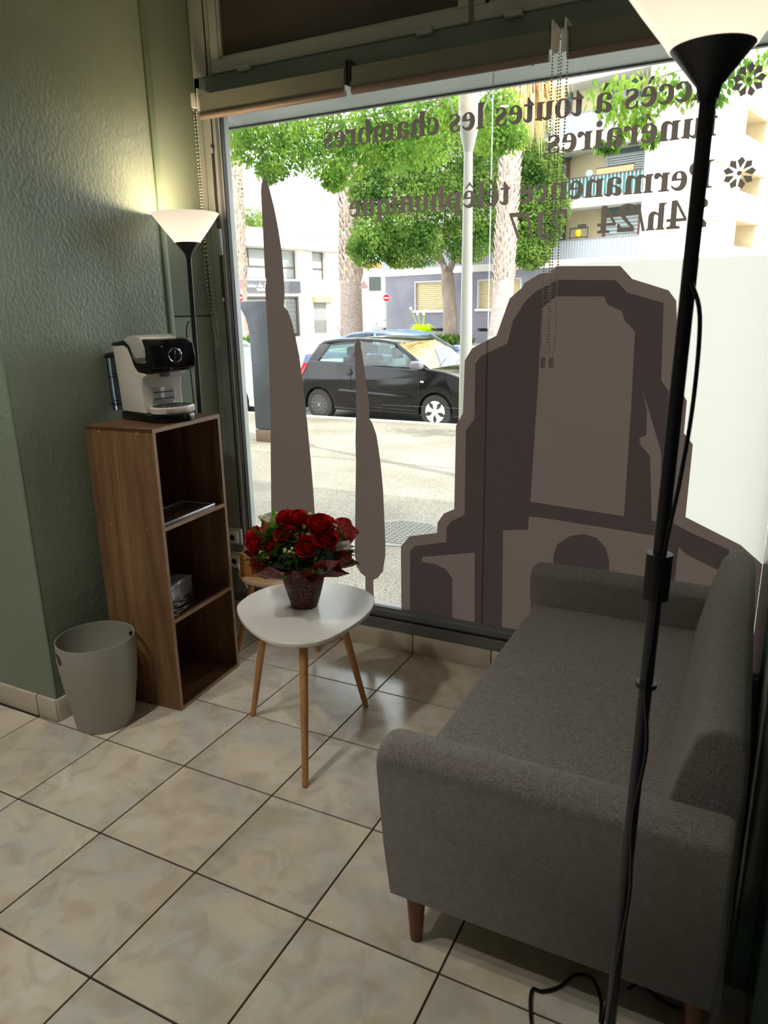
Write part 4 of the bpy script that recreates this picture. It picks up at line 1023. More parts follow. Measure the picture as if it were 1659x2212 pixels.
# ------------------------------------------------------------------ cars
car_glass = glassmat('car_glass', (0.62, 0.74, 0.70), 1.0)
tyre_m = mat('tyre_rubber', (36, 36, 38), rough=0.8)
def make_car(name, label, loc, rz, paint, P, lo, wb_, wr, width, belt, roof_in, wins, screen, rear, hubs, lamp=True, cut=0.035):
    c = thing(name, label, 'car', loc, rz, None)
    # lower body outline: over the top from tail to nose, back along the sill through the wheel arches
    ar = wr + cut; a_ = math.asin(max(-1, min(1, (0.2 - wr) / ar)))
    out = list(lo['up']) + arc(wb_, wr, ar, a_, PI - a_, 12) + arc(0.0, wr, ar, a_, PI - a_, 12)
    hw = width / 2
    def tum(p): return 0.05 * max(0, (0.42 - p[1])) + 0.04 * max(0, p[1] - 0.6)
    MB().prism(out, -hw, hw, 'y', inset=tum).build('body', paint, c, bevel=0.03, seg=3)
    # greenhouse frame: roof plus pillars
    gh = P
    def gin(p): return 0.02 + roof_in * max(0, min(1, (p[1] - belt) / (1.42 - belt)))
    zt = max(p[1] for p in gh)
    roofp = [p for p in gh if p[1] > zt - 0.16]
    rb = MB(); n = len(roofp)
    rb.prism(roofp + [(x, z - 0.045) for x, z in reversed(roofp)], -hw, hw, 'y', inset=gin)
    rb.build('roof', paint, c, bevel=0.012, seg=2)
    def pillar(a, b, wa, wb2, nm='pillar'):
        for s_ in (-1, 1):
            q = MB()
            ya = s_ * (hw - gin(a)); yb = s_ * (hw - gin(b)); th = 0.05
            q.add([(a[0] - wa, ya, a[1]), (a[0] + wa, ya, a[1]), (b[0] + wb2, yb, b[1]), (b[0] - wb2, yb, b[1]), (a[0] - wa, ya - s_ * th, a[1]), (a[0] + wa, ya - s_ * th, a[1]), (b[0] + wb2, yb - s_ * th, b[1]), (b[0] - wb2, yb - s_ * th, b[1])],
                  [(0, 1, 2, 3), (4, 7, 6, 5), (0, 4, 5, 1), (1, 5, 6, 2), (2, 6, 7, 3), (3, 7, 4, 0)])
            q.build(nm, paint, c, bevel=0.006, seg=1)
    for a, b_, wa, wc in lo['pillars']: pillar(a, b_, wa, wc)
    for w_ in wins:
        for s_ in (-1, 1):
            MB().add([(x, s_ * (hw - gin((x, z)) - 0.008), z) for x, z in w_], [tuple(range(len(w_)))]).build('side_window', car_glass, c)
    for nm, ((xa, za), (xb, zb)) in (('windscreen', screen), ('rear_window', rear)):
        ya = hw - gin((xa, za)) - 0.03; yb = hw - gin((xb, zb)) - 0.03
        MB().add([(xa, -ya, za), (xa, ya, za), (xb, yb, zb), (xb, -yb, zb)], [(0, 1, 2, 3)]).build(nm, car_glass, c)
    # cabin floor so the inside reads
    MB().box(0.1, wb_ - 0.2, -hw + 0.12, hw - 0.12, 0.35, belt - 0.16).build('cabin_interior', mat('car_interior', (60, 62, 66), rough=0.8), c, bevel=0.03)
    for sx in (0.35, 1.25):
        for sy in (-0.35, 0.35):
            MB().box(sx, sx + 0.16, sy - 0.2, sy + 0.2, belt - 0.2, belt + 0.12).box(sx + 0.02, sx + 0.13, sy - 0.11, sy + 0.11, belt + 0.14, belt + 0.30).build('car_seat', mat('striped_seat', (70, 76, 84), (120, 130, 140), rough=0.9, scale=30, stretch=(1, 6, 0.2)), c, bevel=0.04)
    for i, x in enumerate((0.0, wb_)):
        for s_ in (-1, 1):
            y = s_ * (hw - 0.10)
            wh = MB(); R = []
            for (r_, yy) in ((wr * 0.62, -0.085), (wr * 0.92, -0.09), (wr, -0.06), (wr, 0.06), (wr * 0.92, 0.09), (wr * 0.62, 0.085)):
                R.append((r_, yy))
            vs = []; fs = []; sg = 36
            for r_, yy in R:
                for k in range(sg):
                    a = 2 * PI * k / sg; vs.append((x + r_ * math.cos(a), y + yy, wr + r_ * math.sin(a)))
            for a_ in range(len(R) - 1):
                for k in range(sg):
                    k2 = (k + 1) % sg; fs.append((a_ * sg + k, a_ * sg + k2, (a_ + 1) * sg + k2, (a_ + 1) * sg + k))
            wo = wh.add(vs, fs).build('wheel', tyre_m, c, smooth=True)
            ho = s_ * 0.075
            hb = MB(); hb.prism(arc(x, wr, wr * 0.64, 0, 2 * PI, 30)[:-1], y + ho - 0.012, y + ho + 0.012, 'y')
            hubm = hubs[i]
            if hubm == 'cap':
                hb.build('hub_disc', mat('hub_dark_grey', (40, 40, 42), rough=0.6), wo)  # plain dark grey disc behind the silver cap
                sp_ = MB()
                for k in range(5):
                    a = 2 * PI * k / 5 + 0.3
                    def q_(r_, t_): return (x + r_ * math.cos(a + t_), wr + r_ * math.sin(a + t_))
                    sp_.prism([q_(0.02, -1.2), q_(wr * .45, -0.32), q_(wr * .63, -0.52), q_(wr * .645, -0.2), q_(wr * .645, 0.2), q_(wr * .63, 0.52), q_(wr * .45, 0.32), q_(0.02, 1.2)], y + s_ * 0.086, y + s_ * 0.098, 'y')
                sp_.prism(arc(x, wr, 0.05, 0, 2 * PI, 16)[:-1], y + s_ * 0.086, y + s_ * 0.104, 'y')
                sp_.build('hub_cap', mat('silver_hub_cap', (214, 206, 194), rough=0.4), wo, bevel=0.003, seg=1)
            else:
                hb.build('hub_disc', mat('black_steel_rim', (58, 58, 60), rough=0.5), wo)
                st = MB()
                for k in range(12):
                    a = 2 * PI * k / 12
                    st.prism(arc(x + wr * .5 * math.cos(a), wr + wr * .5 * math.sin(a), 0.013, 0, 2 * PI, 8)[:-1], y + s_ * 0.088, y + s_ * 0.0885, 'y')
                st.build('rim_hole', black_g, wo)
                st = MB()
                for k in range(4):
                    a = 2 * PI * k / 4 + .7
                    st.prism(arc(x + 0.035 * math.cos(a), wr + 0.035 * math.sin(a), 0.009, 0, 2 * PI, 8)[:-1], y + s_ * 0.085, y + s_ * 0.096, 'y')
                st.prism(arc(x, wr, 0.018, 0, 2 * PI, 12)[:-1], y + s_ * 0.085, y + s_ * 0.098, 'y')
                st.build('wheel_bolt', mat('grey_bolt', (150, 150, 150), rough=0.4, metal=0.6), wo)
    return c, hw, gin
def carpaint(name, a, b=None, rough=0.12):
    return mat(name, a, b, rough=rough, spec=0.38, scale=1.5)
blackp = carpaint('black_car_paint', (10, 10, 14))
RZ = math.atan2(8.759 - 8.967, -2.312 + 4.585)
nrm = Vector((-math.sin(RZ), math.cos(RZ), 0))
base1 = Vector((-4.585, 8.967, 0)) + nrm * 0.86
up1 = [(-0.36, 0.20), (-0.50, 0.32), (-0.50, 0.62), (-0.40, 0.76), (-0.28, 0.96), (-0.18, 1.02), (0.3, 1.01), (1.2, 0.955), (1.9, 0.93), (2.18, 0.935), (2.45, 0.90), (2.72, 0.82), (2.88, 0.70), (2.97, 0.55), (2.98, 0.32), (2.90, 0.2)]
roof1 = [(-0.02, 1.29), (0.06, 1.345), (0.35, 1.38), (0.8, 1.395), (1.2, 1.38), (1.46, 1.345), (1.54, 1.31)]
c1_, hw1, gin1 = make_car('hatchback_car', 'small black three-door hatchback parked nearest the window', (base1.x, base1.y, G - 0.10), RZ, blackp, roof1,
    dict(up=up1, pillars=[((-0.13, 0.99), (0.10, 1.30), 0.11, 0.12), ((0.72, 0.97), (0.78, 1.37), 0.075, 0.06), ((2.08, 0.92), (1.50, 1.32), 0.05, 0.035)]),
    2.283, 0.27, 1.60, 0.94, 0.13,
    [[(0.02, 1.0), (0.14, 1.28), (0.5, 1.34), (0.72, 1.34), (0.70, 0.98)], [(0.80, 0.97), (0.84, 1.34), (1.25, 1.33), (1.48, 1.28), (1.72, 1.14), (2.0, 0.95)]],
    ((2.17, 0.935), (1.53, 1.32)), ((-0.20, 1.01), (-0.02, 1.30)), ('steel', 'cap'))
for s_ in (-1, 1):
    y = s_ * (hw1 + 0.004)
    MB().prism([(0.45, 0.50), (1.85, 0.44), (1.88, 0.48), (1.84, 0.505), (0.47, 0.565), (0.43, 0.54)], y - 0.012, y + 0.012, 'y').build('door_moulding', blackp, c1_, bevel=0.005)
    MB().add([(-0.47, y * 0.98, 0.74), (-0.30, y * 0.99, 0.98), (-0.20, y * 0.99, 0.98), (-0.36, y * 1.0, 0.74), (-0.47, y * 0.9, 0.72), (-0.30, y * 0.9, 0.97), (-0.20, y * 0.9, 0.97), (-0.36, y * 0.9, 0.72)], [(0, 1, 2, 3), (4, 5, 6, 7), (0, 1, 5, 4), (1, 2, 6, 5), (2, 3, 7, 6), (3, 0, 4, 7)]).build('tail_light', mat('red_tail_lens', (190, 20, 34), rough=0.15), c1_)
    MB().box(1.92, 2.10, min(y, y + s_ * 0.16), max(y, y + s_ * 0.16), 0.93, 1.06).build('wing_mirror', mat('grey_mirror_shell', (96, 96, 104), rough=0.3), c1_, bevel=0.035, seg=3)
    MB().prism(arc(0.66, 0.84, 0.055, 0, 2 * PI, 20)[:-1], y - 0.005, y + 0.006, 'y').build('door_handle', black_m, c1_, bevel=0.003)
    MB().prism([(2.02, 0.725), (2.08, 0.72), (2.085, 0.745), (2.03, 0.75)], y - 0.004, y + 0.008, 'y').build('indicator', mat('clear_indicator', (230, 210, 190), rough=0.2), c1_)
    MB().tube([(0.68, y * 1.004, 0.93), (0.67, y * 1.006, 0.6), (0.72, y * 1.006, 0.42), (0.86, y * 1.004, 0.30), (1.95, y * 1.004, 0.27), (2.0, y * 1.006, 0.5), (1.99, y * 1.004, 0.86)], 0.004, 5).build('door_gap', black_m, c1_)
    MB().add([(2.70, y * 0.98, 0.62), (2.92, y * 0.88, 0.60), (2.84, y * 0.86, 0.76), (2.62, y * 0.95, 0.79), (2.70, y * 0.8, 0.60), (2.90, y * 0.7, 0.58), (2.82, y * 0.7, 0.75), (2.62, y * 0.75, 0.78)], [(0, 1, 2, 3), (4, 5, 6, 7), (0, 1, 5, 4), (1, 2, 6, 5), (2, 3, 7, 6), (3, 0, 4, 7)]).build('headlight', mat('headlight_lens', (200, 204, 206), rough=0.1), c1_)
MB().tube([(0.12, -0.2, 1.40), (0.02, -0.2, 1.58)], 0.004, 6).build('aerial', black_m, c1_)
for y in (-0.35, 0.25): MB().tube([(2.14, y, 0.955), (2.02, y + 0.42, 1.03)], 0.008, 6).build('wiper', black_m, c1_)

def saloon(label, loc, rz, paint, k=1.0):
    up = [(-0.75, 0.22), (-0.86, 0.35), (-0.86, 0.75), (-0.78, 0.92), (-0.3, 0.98), (0.6, 0.96), (1.6, 0.93), (2.05, 0.93), (2.7, 0.84), (3.1, 0.72), (3.28, 0.55), (3.30, 0.32), (3.2, 0.2)]
    rf = [(0.10, 1.26), (0.3, 1.34), (0.7, 1.38), (1.1, 1.36), (1.32, 1.31), (1.42, 1.26)]
    c, hw, gin = make_car('parked_car', label, loc, rz, paint, rf, dict(up=up, pillars=[((-0.40, 0.96), (0.18, 1.28), 0.12, 0.08), ((0.85, 0.95), (0.88, 1.35), 0.045, 0.03), ((2.0, 0.93), (1.38, 1.28), 0.05, 0.035)]),
        2.55, 0.29, 1.68, 0.94, 0.14, [[(-0.22, 0.98), (0.22, 1.28), (0.5, 1.33), (0.82, 1.34), (0.80, 0.97)], [(0.90, 0.97), (0.93, 1.34), (1.2, 1.31), (1.42, 1.24), (1.9, 0.96)]],
        ((2.08, 0.935), (1.42, 1.27)), ((-0.52, 0.98), (0.10, 1.27)), ('steel', 'steel'))
    for s_ in (-1, 1):
        y = s_ * hw
        MB().add([(2.92, y * 0.97, 0.60), (3.22, y * 0.85, 0.56), (3.12, y * 0.84, 0.70), (2.85, y * 0.93, 0.76), (2.92, y * .8, 0.6), (3.2, y * .7, 0.56), (3.1, y * .7, 0.70), (2.85, y * .8, 0.76)], [(0, 1, 2, 3), (4, 5, 6, 7), (0, 1, 5, 4), (1, 2, 6, 5), (2, 3, 7, 6), (3, 0, 4, 7)]).build('headlight', mat('headlight_lens', (200, 204, 206), rough=0.1), c)
        MB().prism([(2.95, 0.34), (3.26, 0.30), (3.22, 0.42), (2.98, 0.46)], y * 0.93 - 0.03, y * 0.93 + 0.03, 'y').build('fog_lamp_recess', black_m, c)
        MB().box(1.84, 1.98, min(y, y + s_ * 0.15), max(y, y + s_ * 0.15), 0.93, 1.04).build('wing_mirror', paint, c, bevel=0.03)
        MB().add([(-0.84, y * 0.9, 0.72), (-0.55, y * 1.0, 0.78), (-0.55, y * 1.0, 0.92), (-0.80, y * 0.93, 0.90)], [(0, 1, 2, 3)]).build('tail_light', mat('red_tail_lens', (190, 20, 34), rough=0.15), c)
    MB().prism([(3.2, 0.28), (3.31, 0.28), (3.31, 0.44), (3.2, 0.44)], -0.5, 0.5, 'y').build('grille', black_m, c)
    c.scale = (k, k, k)
    return c
saloon('blue grey car parked right behind the black hatchback', (-5.75, 12.6, G - 0.10), RZ + 0.02, carpaint('blue_grey_car_paint', (96, 112, 140)), 1.03)
saloon('white car with its nose showing left of the steel column', (-8.72, 10.0, G - 0.10), RZ - 0.02, carpaint('white_car_paint', (220, 220, 214)))
saloon('pale silver car far away at the corner of the grey building', (-19.2, 40.9, G), RZ + 0.5, carpaint('silver_car_paint', (206, 210, 216)))

# ------------------------------------------------------------------ buildings
def holes_wall(b, u0, u1, z0, z1, holes, y0, y1):
    us = sorted({u0, u1, *[h[0] for h in holes], *[h[1] for h in holes]})
    zs = sorted({z0, z1, *[h[2] for h in holes], *[h[3] for h in holes]})
    for i in range(len(us) - 1):
        k = 0
        while k < len(zs) - 1:
            def solid(j):
                cu, cz = (us[i] + us[i + 1]) / 2, (zs[j] + zs[j + 1]) / 2
                return not any(h[0] < cu < h[1] and h[2] < cz < h[3] for h in holes)
            if not solid(k): k += 1; continue
            j = k
            while j < len(zs) - 1 and solid(j): j += 1
            b.box(us[i], us[i + 1], y0, y1, zs[k], zs[j]); k = j
    return b
cream_w = mat('cream_render', (190, 176, 142), (200, 186, 154), rough=0.9, scale=1.2)
white_w = mat('white_render', (200, 198, 190), (212, 210, 204), rough=0.9, scale=1.0)
grey_w = mat('lilac_grey_render', (108, 106, 118), (124, 122, 132), rough=0.9, scale=1.4)
corr_w = mat('pale_corrugated_parapet', (160, 164, 172), rough=0.6)
teal_w = mat('teal_shutter_box', (66, 88, 82), rough=0.6)
brown_f = mat('red_brown_window_frame', (116, 70, 58), rough=0.5)
pane_m = mat('reflective_pane', (120, 140, 144), rough=0.25, spec=0.3)
dark_pane = mat('dim_pane', (70, 78, 78), rough=0.25, spec=0.3)
AA = math.atan2(-0.237, 0.971)
ap = thing('apartment_building', 'cream apartment block with balconies over a grey ground floor across the road', 'building', (-16.266, 34.991, 0), AA)
b = MB(); holes_wall(b, 0, 14.3, G - 0.3, 3.29, [(2.02, 4.14, 1.52, 2.95), (5.94, 8.4, 1.55, 2.90), (2.71, 4.12, 0.46, 0.61), (5.96, 7.6, 0.46, 0.61)], 0, 0.35)
b.build('ground_floor_wall', grey_w, ap)
MB().box(0.02, 14.2, 0.35, 12, G - 0.3, 3.29).build('ground_floor_core', grey_w, ap)
shut = mat('beige_shutter_slats', (178, 160, 120), (200, 186, 144), rough=0.6, scale=2, stretch=(1, 1, 12))
for (a, c_, z0, z1) in ((2.02, 4.14, 1.52, 2.95), (5.94, 8.4, 1.55, 2.90)):
    f_ = MB().box(a, a + 0.07, -0.02, 0.14, z0, z1).box(c_ - 0.07, c_, -0.02, 0.14, z0, z1).box(a, c_, -0.02, 0.14, z1 - 0.05, z1 + 0.02).build('window', mat('grey_window_frame', (176, 174, 180), rough=0.6), ap)
    MB().box(a - 0.1, c_ + 0.1, -0.08, 0.1, z0 - 0.12, z0).build('sill', white_w, f_)
    n = 14; hz = (z1 - z0 - 0.05) / n; sm_ = None
    for k in range(n):
        if sm_ is None:
            q = MB().box(0, c_ - a - 0.14, 0, 0.02, 0, hz - 0.012).build('slat', shut, f_); sm_ = q.data
        else:
            q = bpy.data.objects.new('slat', sm_); COL.objects.link(q); q.parent = f_
        q.location = (a + 0.07, 0.12, z0 + k * hz)
for (a, c_) in ((2.71, 4.12), (5.96, 7.6)): MB().box(a, c_, 0.3, 0.34, 0.46, 0.61).build('vent', mat('dark_vent', (50, 46, 54), rough=0.8), ap)
MB().box(-0.25, 14.31, -0.03, 1.3, 3.29, 3.62).build('balcony_slab', white_w, ap)
MB().box(0.0, 14.2, 1.3, 12, 3.3, 16).build('back_wall', cream_w, ap)
MB().box(13.90, 14.31, -0.03, 1.3, 3.29, 16).build('corner_pier', white_w, ap)
def corrug(z0, z1, nm='balcony_parapet'):
    q = MB().box(-0.2, 13.9, 0.0, 0.03, z0, z1)
    x = -0.15
    while x < 13.85: q.box(x, x + 0.06, -0.025, 0.0, z0, z1); x += 0.13
    q.build(nm, corr_w, ap); MB().box(-0.2, 13.9, -0.03, 0.05, z1, z1 + 0.05).build('top_rail', mat('grey_top_rail', (120, 118, 118), rough=0.5), ap)
corrug(3.62, 4.38)
MB().box(-0.25, 13.9, -0.03, 1.3, 5.70, 6.08).build('balcony_slab', white_w, ap)
MB().box(-0.25, 13.9, -0.03, 1.3, 8.02, 8.68).build('balcony_slab', white_w, ap)
MB().box(-0.25, 13.9, -0.03, 1.3, 10.62, 11.2).build('balcony_slab', white_w, ap)
corrug(8.68, 9.42); corrug(11.2, 12.0)
MB().box(7.0, 13.9, 0.0, 0.03, 6.12, 6.86).build('balcony_parapet', mat('green_balcony_canvas', (50, 104, 104), (64, 120, 118), rough=0.8, scale=3), ap, label='green canvas balcony screen')
q = MB(); x = 7.05
while x < 13.9: q.box(x, x + 0.03, -0.03, 0.0, 6.08, 6.9); x += 0.165
q.build('railing_bars', mat('white_bars', (222, 226, 226), rough=0.5), ap); MB().box(7.0, 13.9, -0.04, 0.03, 6.88, 6.93).build('top_rail', mat('dark_top_rail', (84, 72, 72), rough=0.5), ap)
def opening(x0, x1, z0, z1, fr, pn, head=None, bars=None, nm='window'):
    f_ = MB().box(x0, x0 + 0.12, 1.2, 1.3, z0, z1).box(x1 - 0.12, x1, 1.2, 1.3, z0, z1).box(x0 + .12, x1 - .12, 1.2, 1.3, z1 - 0.08, z1).build(nm, fr, ap)
    MB().box(x0 + 0.12, x1 - 0.12, 1.25, 1.29, z0, z1 - 0.08).build('pane', pn, f_)
    if head: MB().box(x0 - 0.05, x1 + 0.05, 1.12, 1.3, z1, head).build('shutter_box', teal_w, f_)
    if bars:
        st = None; n = int((z1 - z0) / bars)
        for k in range(n):
            if st is None:
                q = MB().box(0, x1 - x0 - 0.24, 0, 0.02, 0, bars * 0.5).build('slat', mat('pale_slats', (196, 206, 200), rough=0.5), f_); st = q.data
            else:
                q = bpy.data.objects.new('slat', st); COL.objects.link(q); q.parent = f_
            q.location = (x0 + 0.12, 1.225, z0 + k * bars)
curtain = mat('white_curtain_pane', (150, 160, 166), (120, 132, 138), rough=0.4, scale=14, stretch=(1, 1, 0.05))
blue_f = mat('blue_window_frame', (80, 92, 140), rough=0.5)
opening(8.3, 9.88, 3.62, 5.85, darkmetal, dark_pane, None, 0.14)
opening(11.70, 13.42, 3.9, 5.40, brown_f, curtain, 5.68, 0.15)
opening(8.2, 9.95, 6.1, 7.90, brown_f, curtain, 8.02)
opening(11.67, 13.42, 6.1, 7.84, corr_w, dark_pane, 8.02, 0.09)
opening(8.3, 9.9, 8.7, 10.4, blue_f, curtain, 10.6)
opening(11.75, 13.0, 8.7, 10.42, blue_f, curtain, 10.6)
opening(3.0, 4.8, 6.1, 7.9, brown_f, curtain, 8.0); opening(3.0, 4.8, 8.7, 10.4, brown_f, curtain, 10.6); opening(3.0, 4.8, 3.7, 5.3, brown_f, curtain, 5.6)
# things on the balconies
def apt(x, y, z):
    return (-16.266 + x * math.cos(AA) - y * math.sin(AA), 34.991 + x * math.sin(AA) + y * math.cos(AA), z)
bs = thing('slatted_bed_base', 'slatted wooden bed base leaning over the green balcony rail', 'bed base', apt(11.8, 0.1, 6.90), AA)
MB().box(0, 1.6, 0.03, 0.05, 0.0, 0.30).build('dark_backing', black_m, bs)
st = None
for k in range(22):
    if st is None:
        q = MB().box(0, 0.05, 0, 0.025, 0.02, 0.27).build('slat', mat('pale_wood_slat', (236, 196, 130), rough=0.6), bs); st = q.data
    else:
        q = bpy.data.objects.new('slat', st); COL.objects.link(q); q.parent = bs
    q.location = (0.01 + k * 0.073, 0, 0)
MB().box(-0.02, 1.62, -0.01, 0.05, 0.27, 0.31).build('frame_rail', mat('dark_bed_frame', (60, 48, 44), rough=0.5), bs)
bc_ = MB().ball((0, -0.2, 0.13), 0.15, 12, 8, 0.9).build('blue_cloth', mat('blue_cloth', (90, 130, 190), (190, 205, 225), rough=0.9, scale=8), None, smooth=True)
bc_.location = apt(11.55, 0.0, 6.86); tagged(bc_, 'crumpled blue cloth hanging beside the slatted bed base', 'cloth')
pr = thing('plant_rack', 'dark wire plant rack on the lowest balcony', 'plant rack', apt(10.62, 0.25, 4.1), AA)
q = MB()
for x in (0, 0.84): q.tube([(x, 0, 0), (x, 0, 0.85)], 0.02, 6)
for z in (0.3, 0.42, 0.78): q.tube([(0, 0, z), (0.84, 0, z)], 0.016, 6)
q.tube([(0, 0, 0.78), (0.42, 0, 0.88), (0.84, 0, 0.78)], 0.014, 6)
q.build('rack_wires', black_m, pr)
yp = MB().lathe([(0.08, 0), (0.13, 0.10), (0.13, 0.22), (0.10, 0.28), (0.06, 0.30)], (0, 0, 0), 16).build('yellow_pot', mat('yellow_glaze', (236, 204, 20), rough=0.3), None, smooth=True)
yp.location = apt(11.02, 0.25, 4.54); tagged(yp, 'bright yellow pot standing on the balcony plant rack', 'pot')

# side wing of the same block (facing right)
LG = [(11.0, 16.2, 9.78, 11.2), (11.0, 16.2, 7.15, 8.35), (10.8, 16.2, 4.46, 5.85)]
WN = [(7.35, 9.0, 9.55, 10.75), (7.23, 8.9, 6.82, 8.14), (7.2, 8.9, 4.14, 5.55)]
wg = bpy.data.objects.new('side_wing', None); COL.objects.link(wg); wg.parent = ap; wg.location = (14.31, 0, 0); wg.rotation_euler = (0, 0, PI / 2)
holes_wall(MB(), 0, 24, G - 0.3, 16, LG + WN, 0.0, 0.30).build('wing_wall', white_w, wg)
for a, c_, z0, z1 in LG:
    MB().box(a - 0.1, c_ + 0.1, 1.8, 2.0, z0 - 0.3, z1 + 0.2).box(a - 0.1, a, 0.3, 2.0, z0 - 0.3, z1 + 0.2).box(c_, c_ + 0.1, 0.3, 2.0, z0 - 0.3, z1 + 0.2).box(a, c_, 0.3, 2.0, z1, z1 + 0.1).box(a, c_, 0.3, 2.0, z0 - 0.9, z0 - 0.8).build('loggia_recess', cream_w, wg)
    MB().box(a, c_, -0.03, 0.12, z0 - 0.02, z0 + 0.04).build('loggia_coping', mat('pinkish_coping', (222, 190, 170), rough=0.8), wg)
for a, c_, z0, z1 in WN:
    MB().box(a, a + (c_ - a) * 0.62, 0.28, 0.32, z0, z1).build('window_reveal', mat('cream_reveal', (232, 218, 190), rough=0.8), wg)
    MB().box(a + (c_ - a) * 0.3, c_, 0.26, 0.28, z0, z1).build('window', mat('slate_shutter', (110, 108, 104), rough=0.5), wg)
    MB().box(a - 0.15, c_ + 0.1, -0.12, 0.1, z0 - 0.14, z0 - 0.02).build('sill', white_w, wg)
MB().box(0.80, 0.84, -0.004, 0.0, 3.3, 16).box(0, 24, -0.02, 0.0, G - 0.3, 3.2).build('wall_joint', mat('joint_grey', (190, 186, 180), rough=0.8), wg)
MB().box(3.3, 3.35, -0.03, 0, 3.3, 16).build('downpipe', cream_w, wg)

LA = math.atan2(0.979, 0.203)
lb = thing('white_shop_building', 'low white two-storey shop building across the road at left', 'building', (-27.93, 37.481, 0), LA)
HL = [(0.26, 5.26, 3.72, 5.58), (6.76, 8.08, 3.72, 5.58), (0.30, 5.28, G, 2.57), (6.72, 8.04, 0.0, 2.16)]
holes_wall(MB(), -8, 10.4, G - 0.4, 5.66, HL, 0.0, 0.4).build('front_wall', white_w, lb)
MB().box(-8, 10.4, -0.30, 0.4, 5.66, 6.74).build('parapet_band', white_w, lb)
MB().box(-8, 10.42, -0.34, 0.42, 6.74, 6.79).build('coping', mat('grey_coping', (170, 168, 164), rough=0.7), lb)
MB().box(-8, 10.38, 0.4, 7, G - 0.4, 6.6).build('inner_mass', mat('warm_beige_interior', (180, 164, 130), rough=0.9), lb)  # solid block behind the front wall, one even warm beige
frame_b = mat('dark_brown_frame', (96, 84, 80), rough=0.5)
for (a, c_, z0, z1, mulls) in ((0.26, 5.26, 3.72, 5.58, (1.1, 2.6, 3.9)), (6.76, 8.08, 3.72, 5.58, ())):
    f_ = MB().box(a, c_, 0.22, 0.3, z1 - 0.06, z1).box(a, c_, 0.22, 0.3, 4.42, 4.50).box(a, c_, 0.22, 0.3, z0, z0 + 0.05).box(c_ - 0.08, c_, 0.22, 0.3, z0 + .05, z1 - .06).box(a, a + 0.05, 0.22, 0.3, z0 + .05, z1 - .06)
    for x in mulls: f_.box(x - 0.03, x + 0.03, 0.22, 0.3, 4.5, z1 - 0.06)
    f_ = f_.build('window', frame_b, lb)
    xs = [a] + list(mulls) + [c_]
    for k in range(len(xs) - 1): MB().box(xs[k] + 0.05, xs[k + 1] - 0.05, 0.27, 0.29, 4.5, z1 - 0.06).build('pane', mat('pale_pane', (150, 156, 154), rough=0.3, spec=0.2), f_)
    MB().box(a + 0.05, c_ - 0.08, 0.27, 0.29, z0 + 0.05, 4.42).build('pane', MATS['pale_pane'], f_)
sg = thing('shop_sign', 'grey shop sign with white script lettering on the white building', 'sign', (-27.93, 37.481, 0), LA)
MB().box(-0.3, 5.4, -0.10, -0.01, 2.80, 3.56).build('sign_board', mat('grey_sign_board', (92, 92, 102), rough=0.6), sg)
def script(s_): return ''.join(chr(0x1D4D0 + ord(c) - 65) if 'A' <= c <= 'Z' else chr(0x1D4EA + ord(c) - 97) if 'a' <= c <= 'z' else c for c in s_)
lt_m = mat('white_lettering', (250, 250, 250), rough=0.5)
for s_, x, z, w_, h in ((script('Cuisine des S'), 0.20, 3.13, 2.1, 0.36), ('TRAITEUR', 1.32, 2.90, 0.95, 0.17)):
    tm = text_mesh(s_, 0.01); mx_ = max(v.co.x for v in tm.vertices)
    o = bpy.data.objects.new('sign_lettering', tm); COL.objects.link(o); o.parent = sg
    tm.materials.clear(); tm.materials.append(lt_m)
    o.scale = (w_ / mx_, h / 0.72, 1); o.rotation_euler = (PI / 2, 0, 0); o.location = (x, -0.115, z)
MB().box(0.3, 5.2, 0.2, 0.24, 0, 2.5).build('shopfront', dark_pane, lb)
MB().box(0.27, 0.37, 0.05, 0.2, 0, 2.56).box(5.15, 5.28, 0.05, 0.2, 0, 2.56).box(0.3, 5.2, 0.05, 0.2, 2.47, 2.56).box(2.5, 2.58, 0.05, 0.2, 0, 2.47).build('shopfront_frame', frame_b, lb)
q = MB(); gl = mat('white_grille', (222, 226, 224), rough=0.5)
for k in range(34):
    x = 0.4 + k * 0.14
    for s2 in (-1, 1):
        z0_, z1_ = 0.05, 2.42
        for seg_ in range(8):
            za = z0_ + (z1_ - z0_) * seg_ / 8; zb = z0_ + (z1_ - z0_) * (seg_ + 1) / 8
            q.tube([(x + (0.07 * s2 if seg_ % 2 else 0), 0.15, za), (x + (0 if seg_ % 2 else 0.07 * s2), 0.15, zb)], 0.008, 3, cap=False)
q.build('folding_grille', gl, lb)
MB().box(6.60, 8.6, -0.28, 0.0, 2.16, 2.56).build('shutter_casing', mat('beige_casing', (166, 150, 122), rough=0.7), lb)
sm_ = None
for k in range(22):
    if sm_ is None:
        q = MB().box(0, 1.32, 0, 0.03, 0, 0.07).build('shutter_slat', mat('white_shutter', (170, 170, 168), rough=0.6), lb); sm_ = q.data
    else:
        q = bpy.data.objects.new('shutter_slat', sm_); COL.objects.link(q); q.parent = lb
    q.location = (6.72, 0.08, 0.02 + k * 0.098)
MB().box(6.72, 8.04, 0.12, 0.14, 0, 2.16).build('shutter_backing', mat('shutter_gap_grey', (100, 102, 104), rough=0.8), lb)

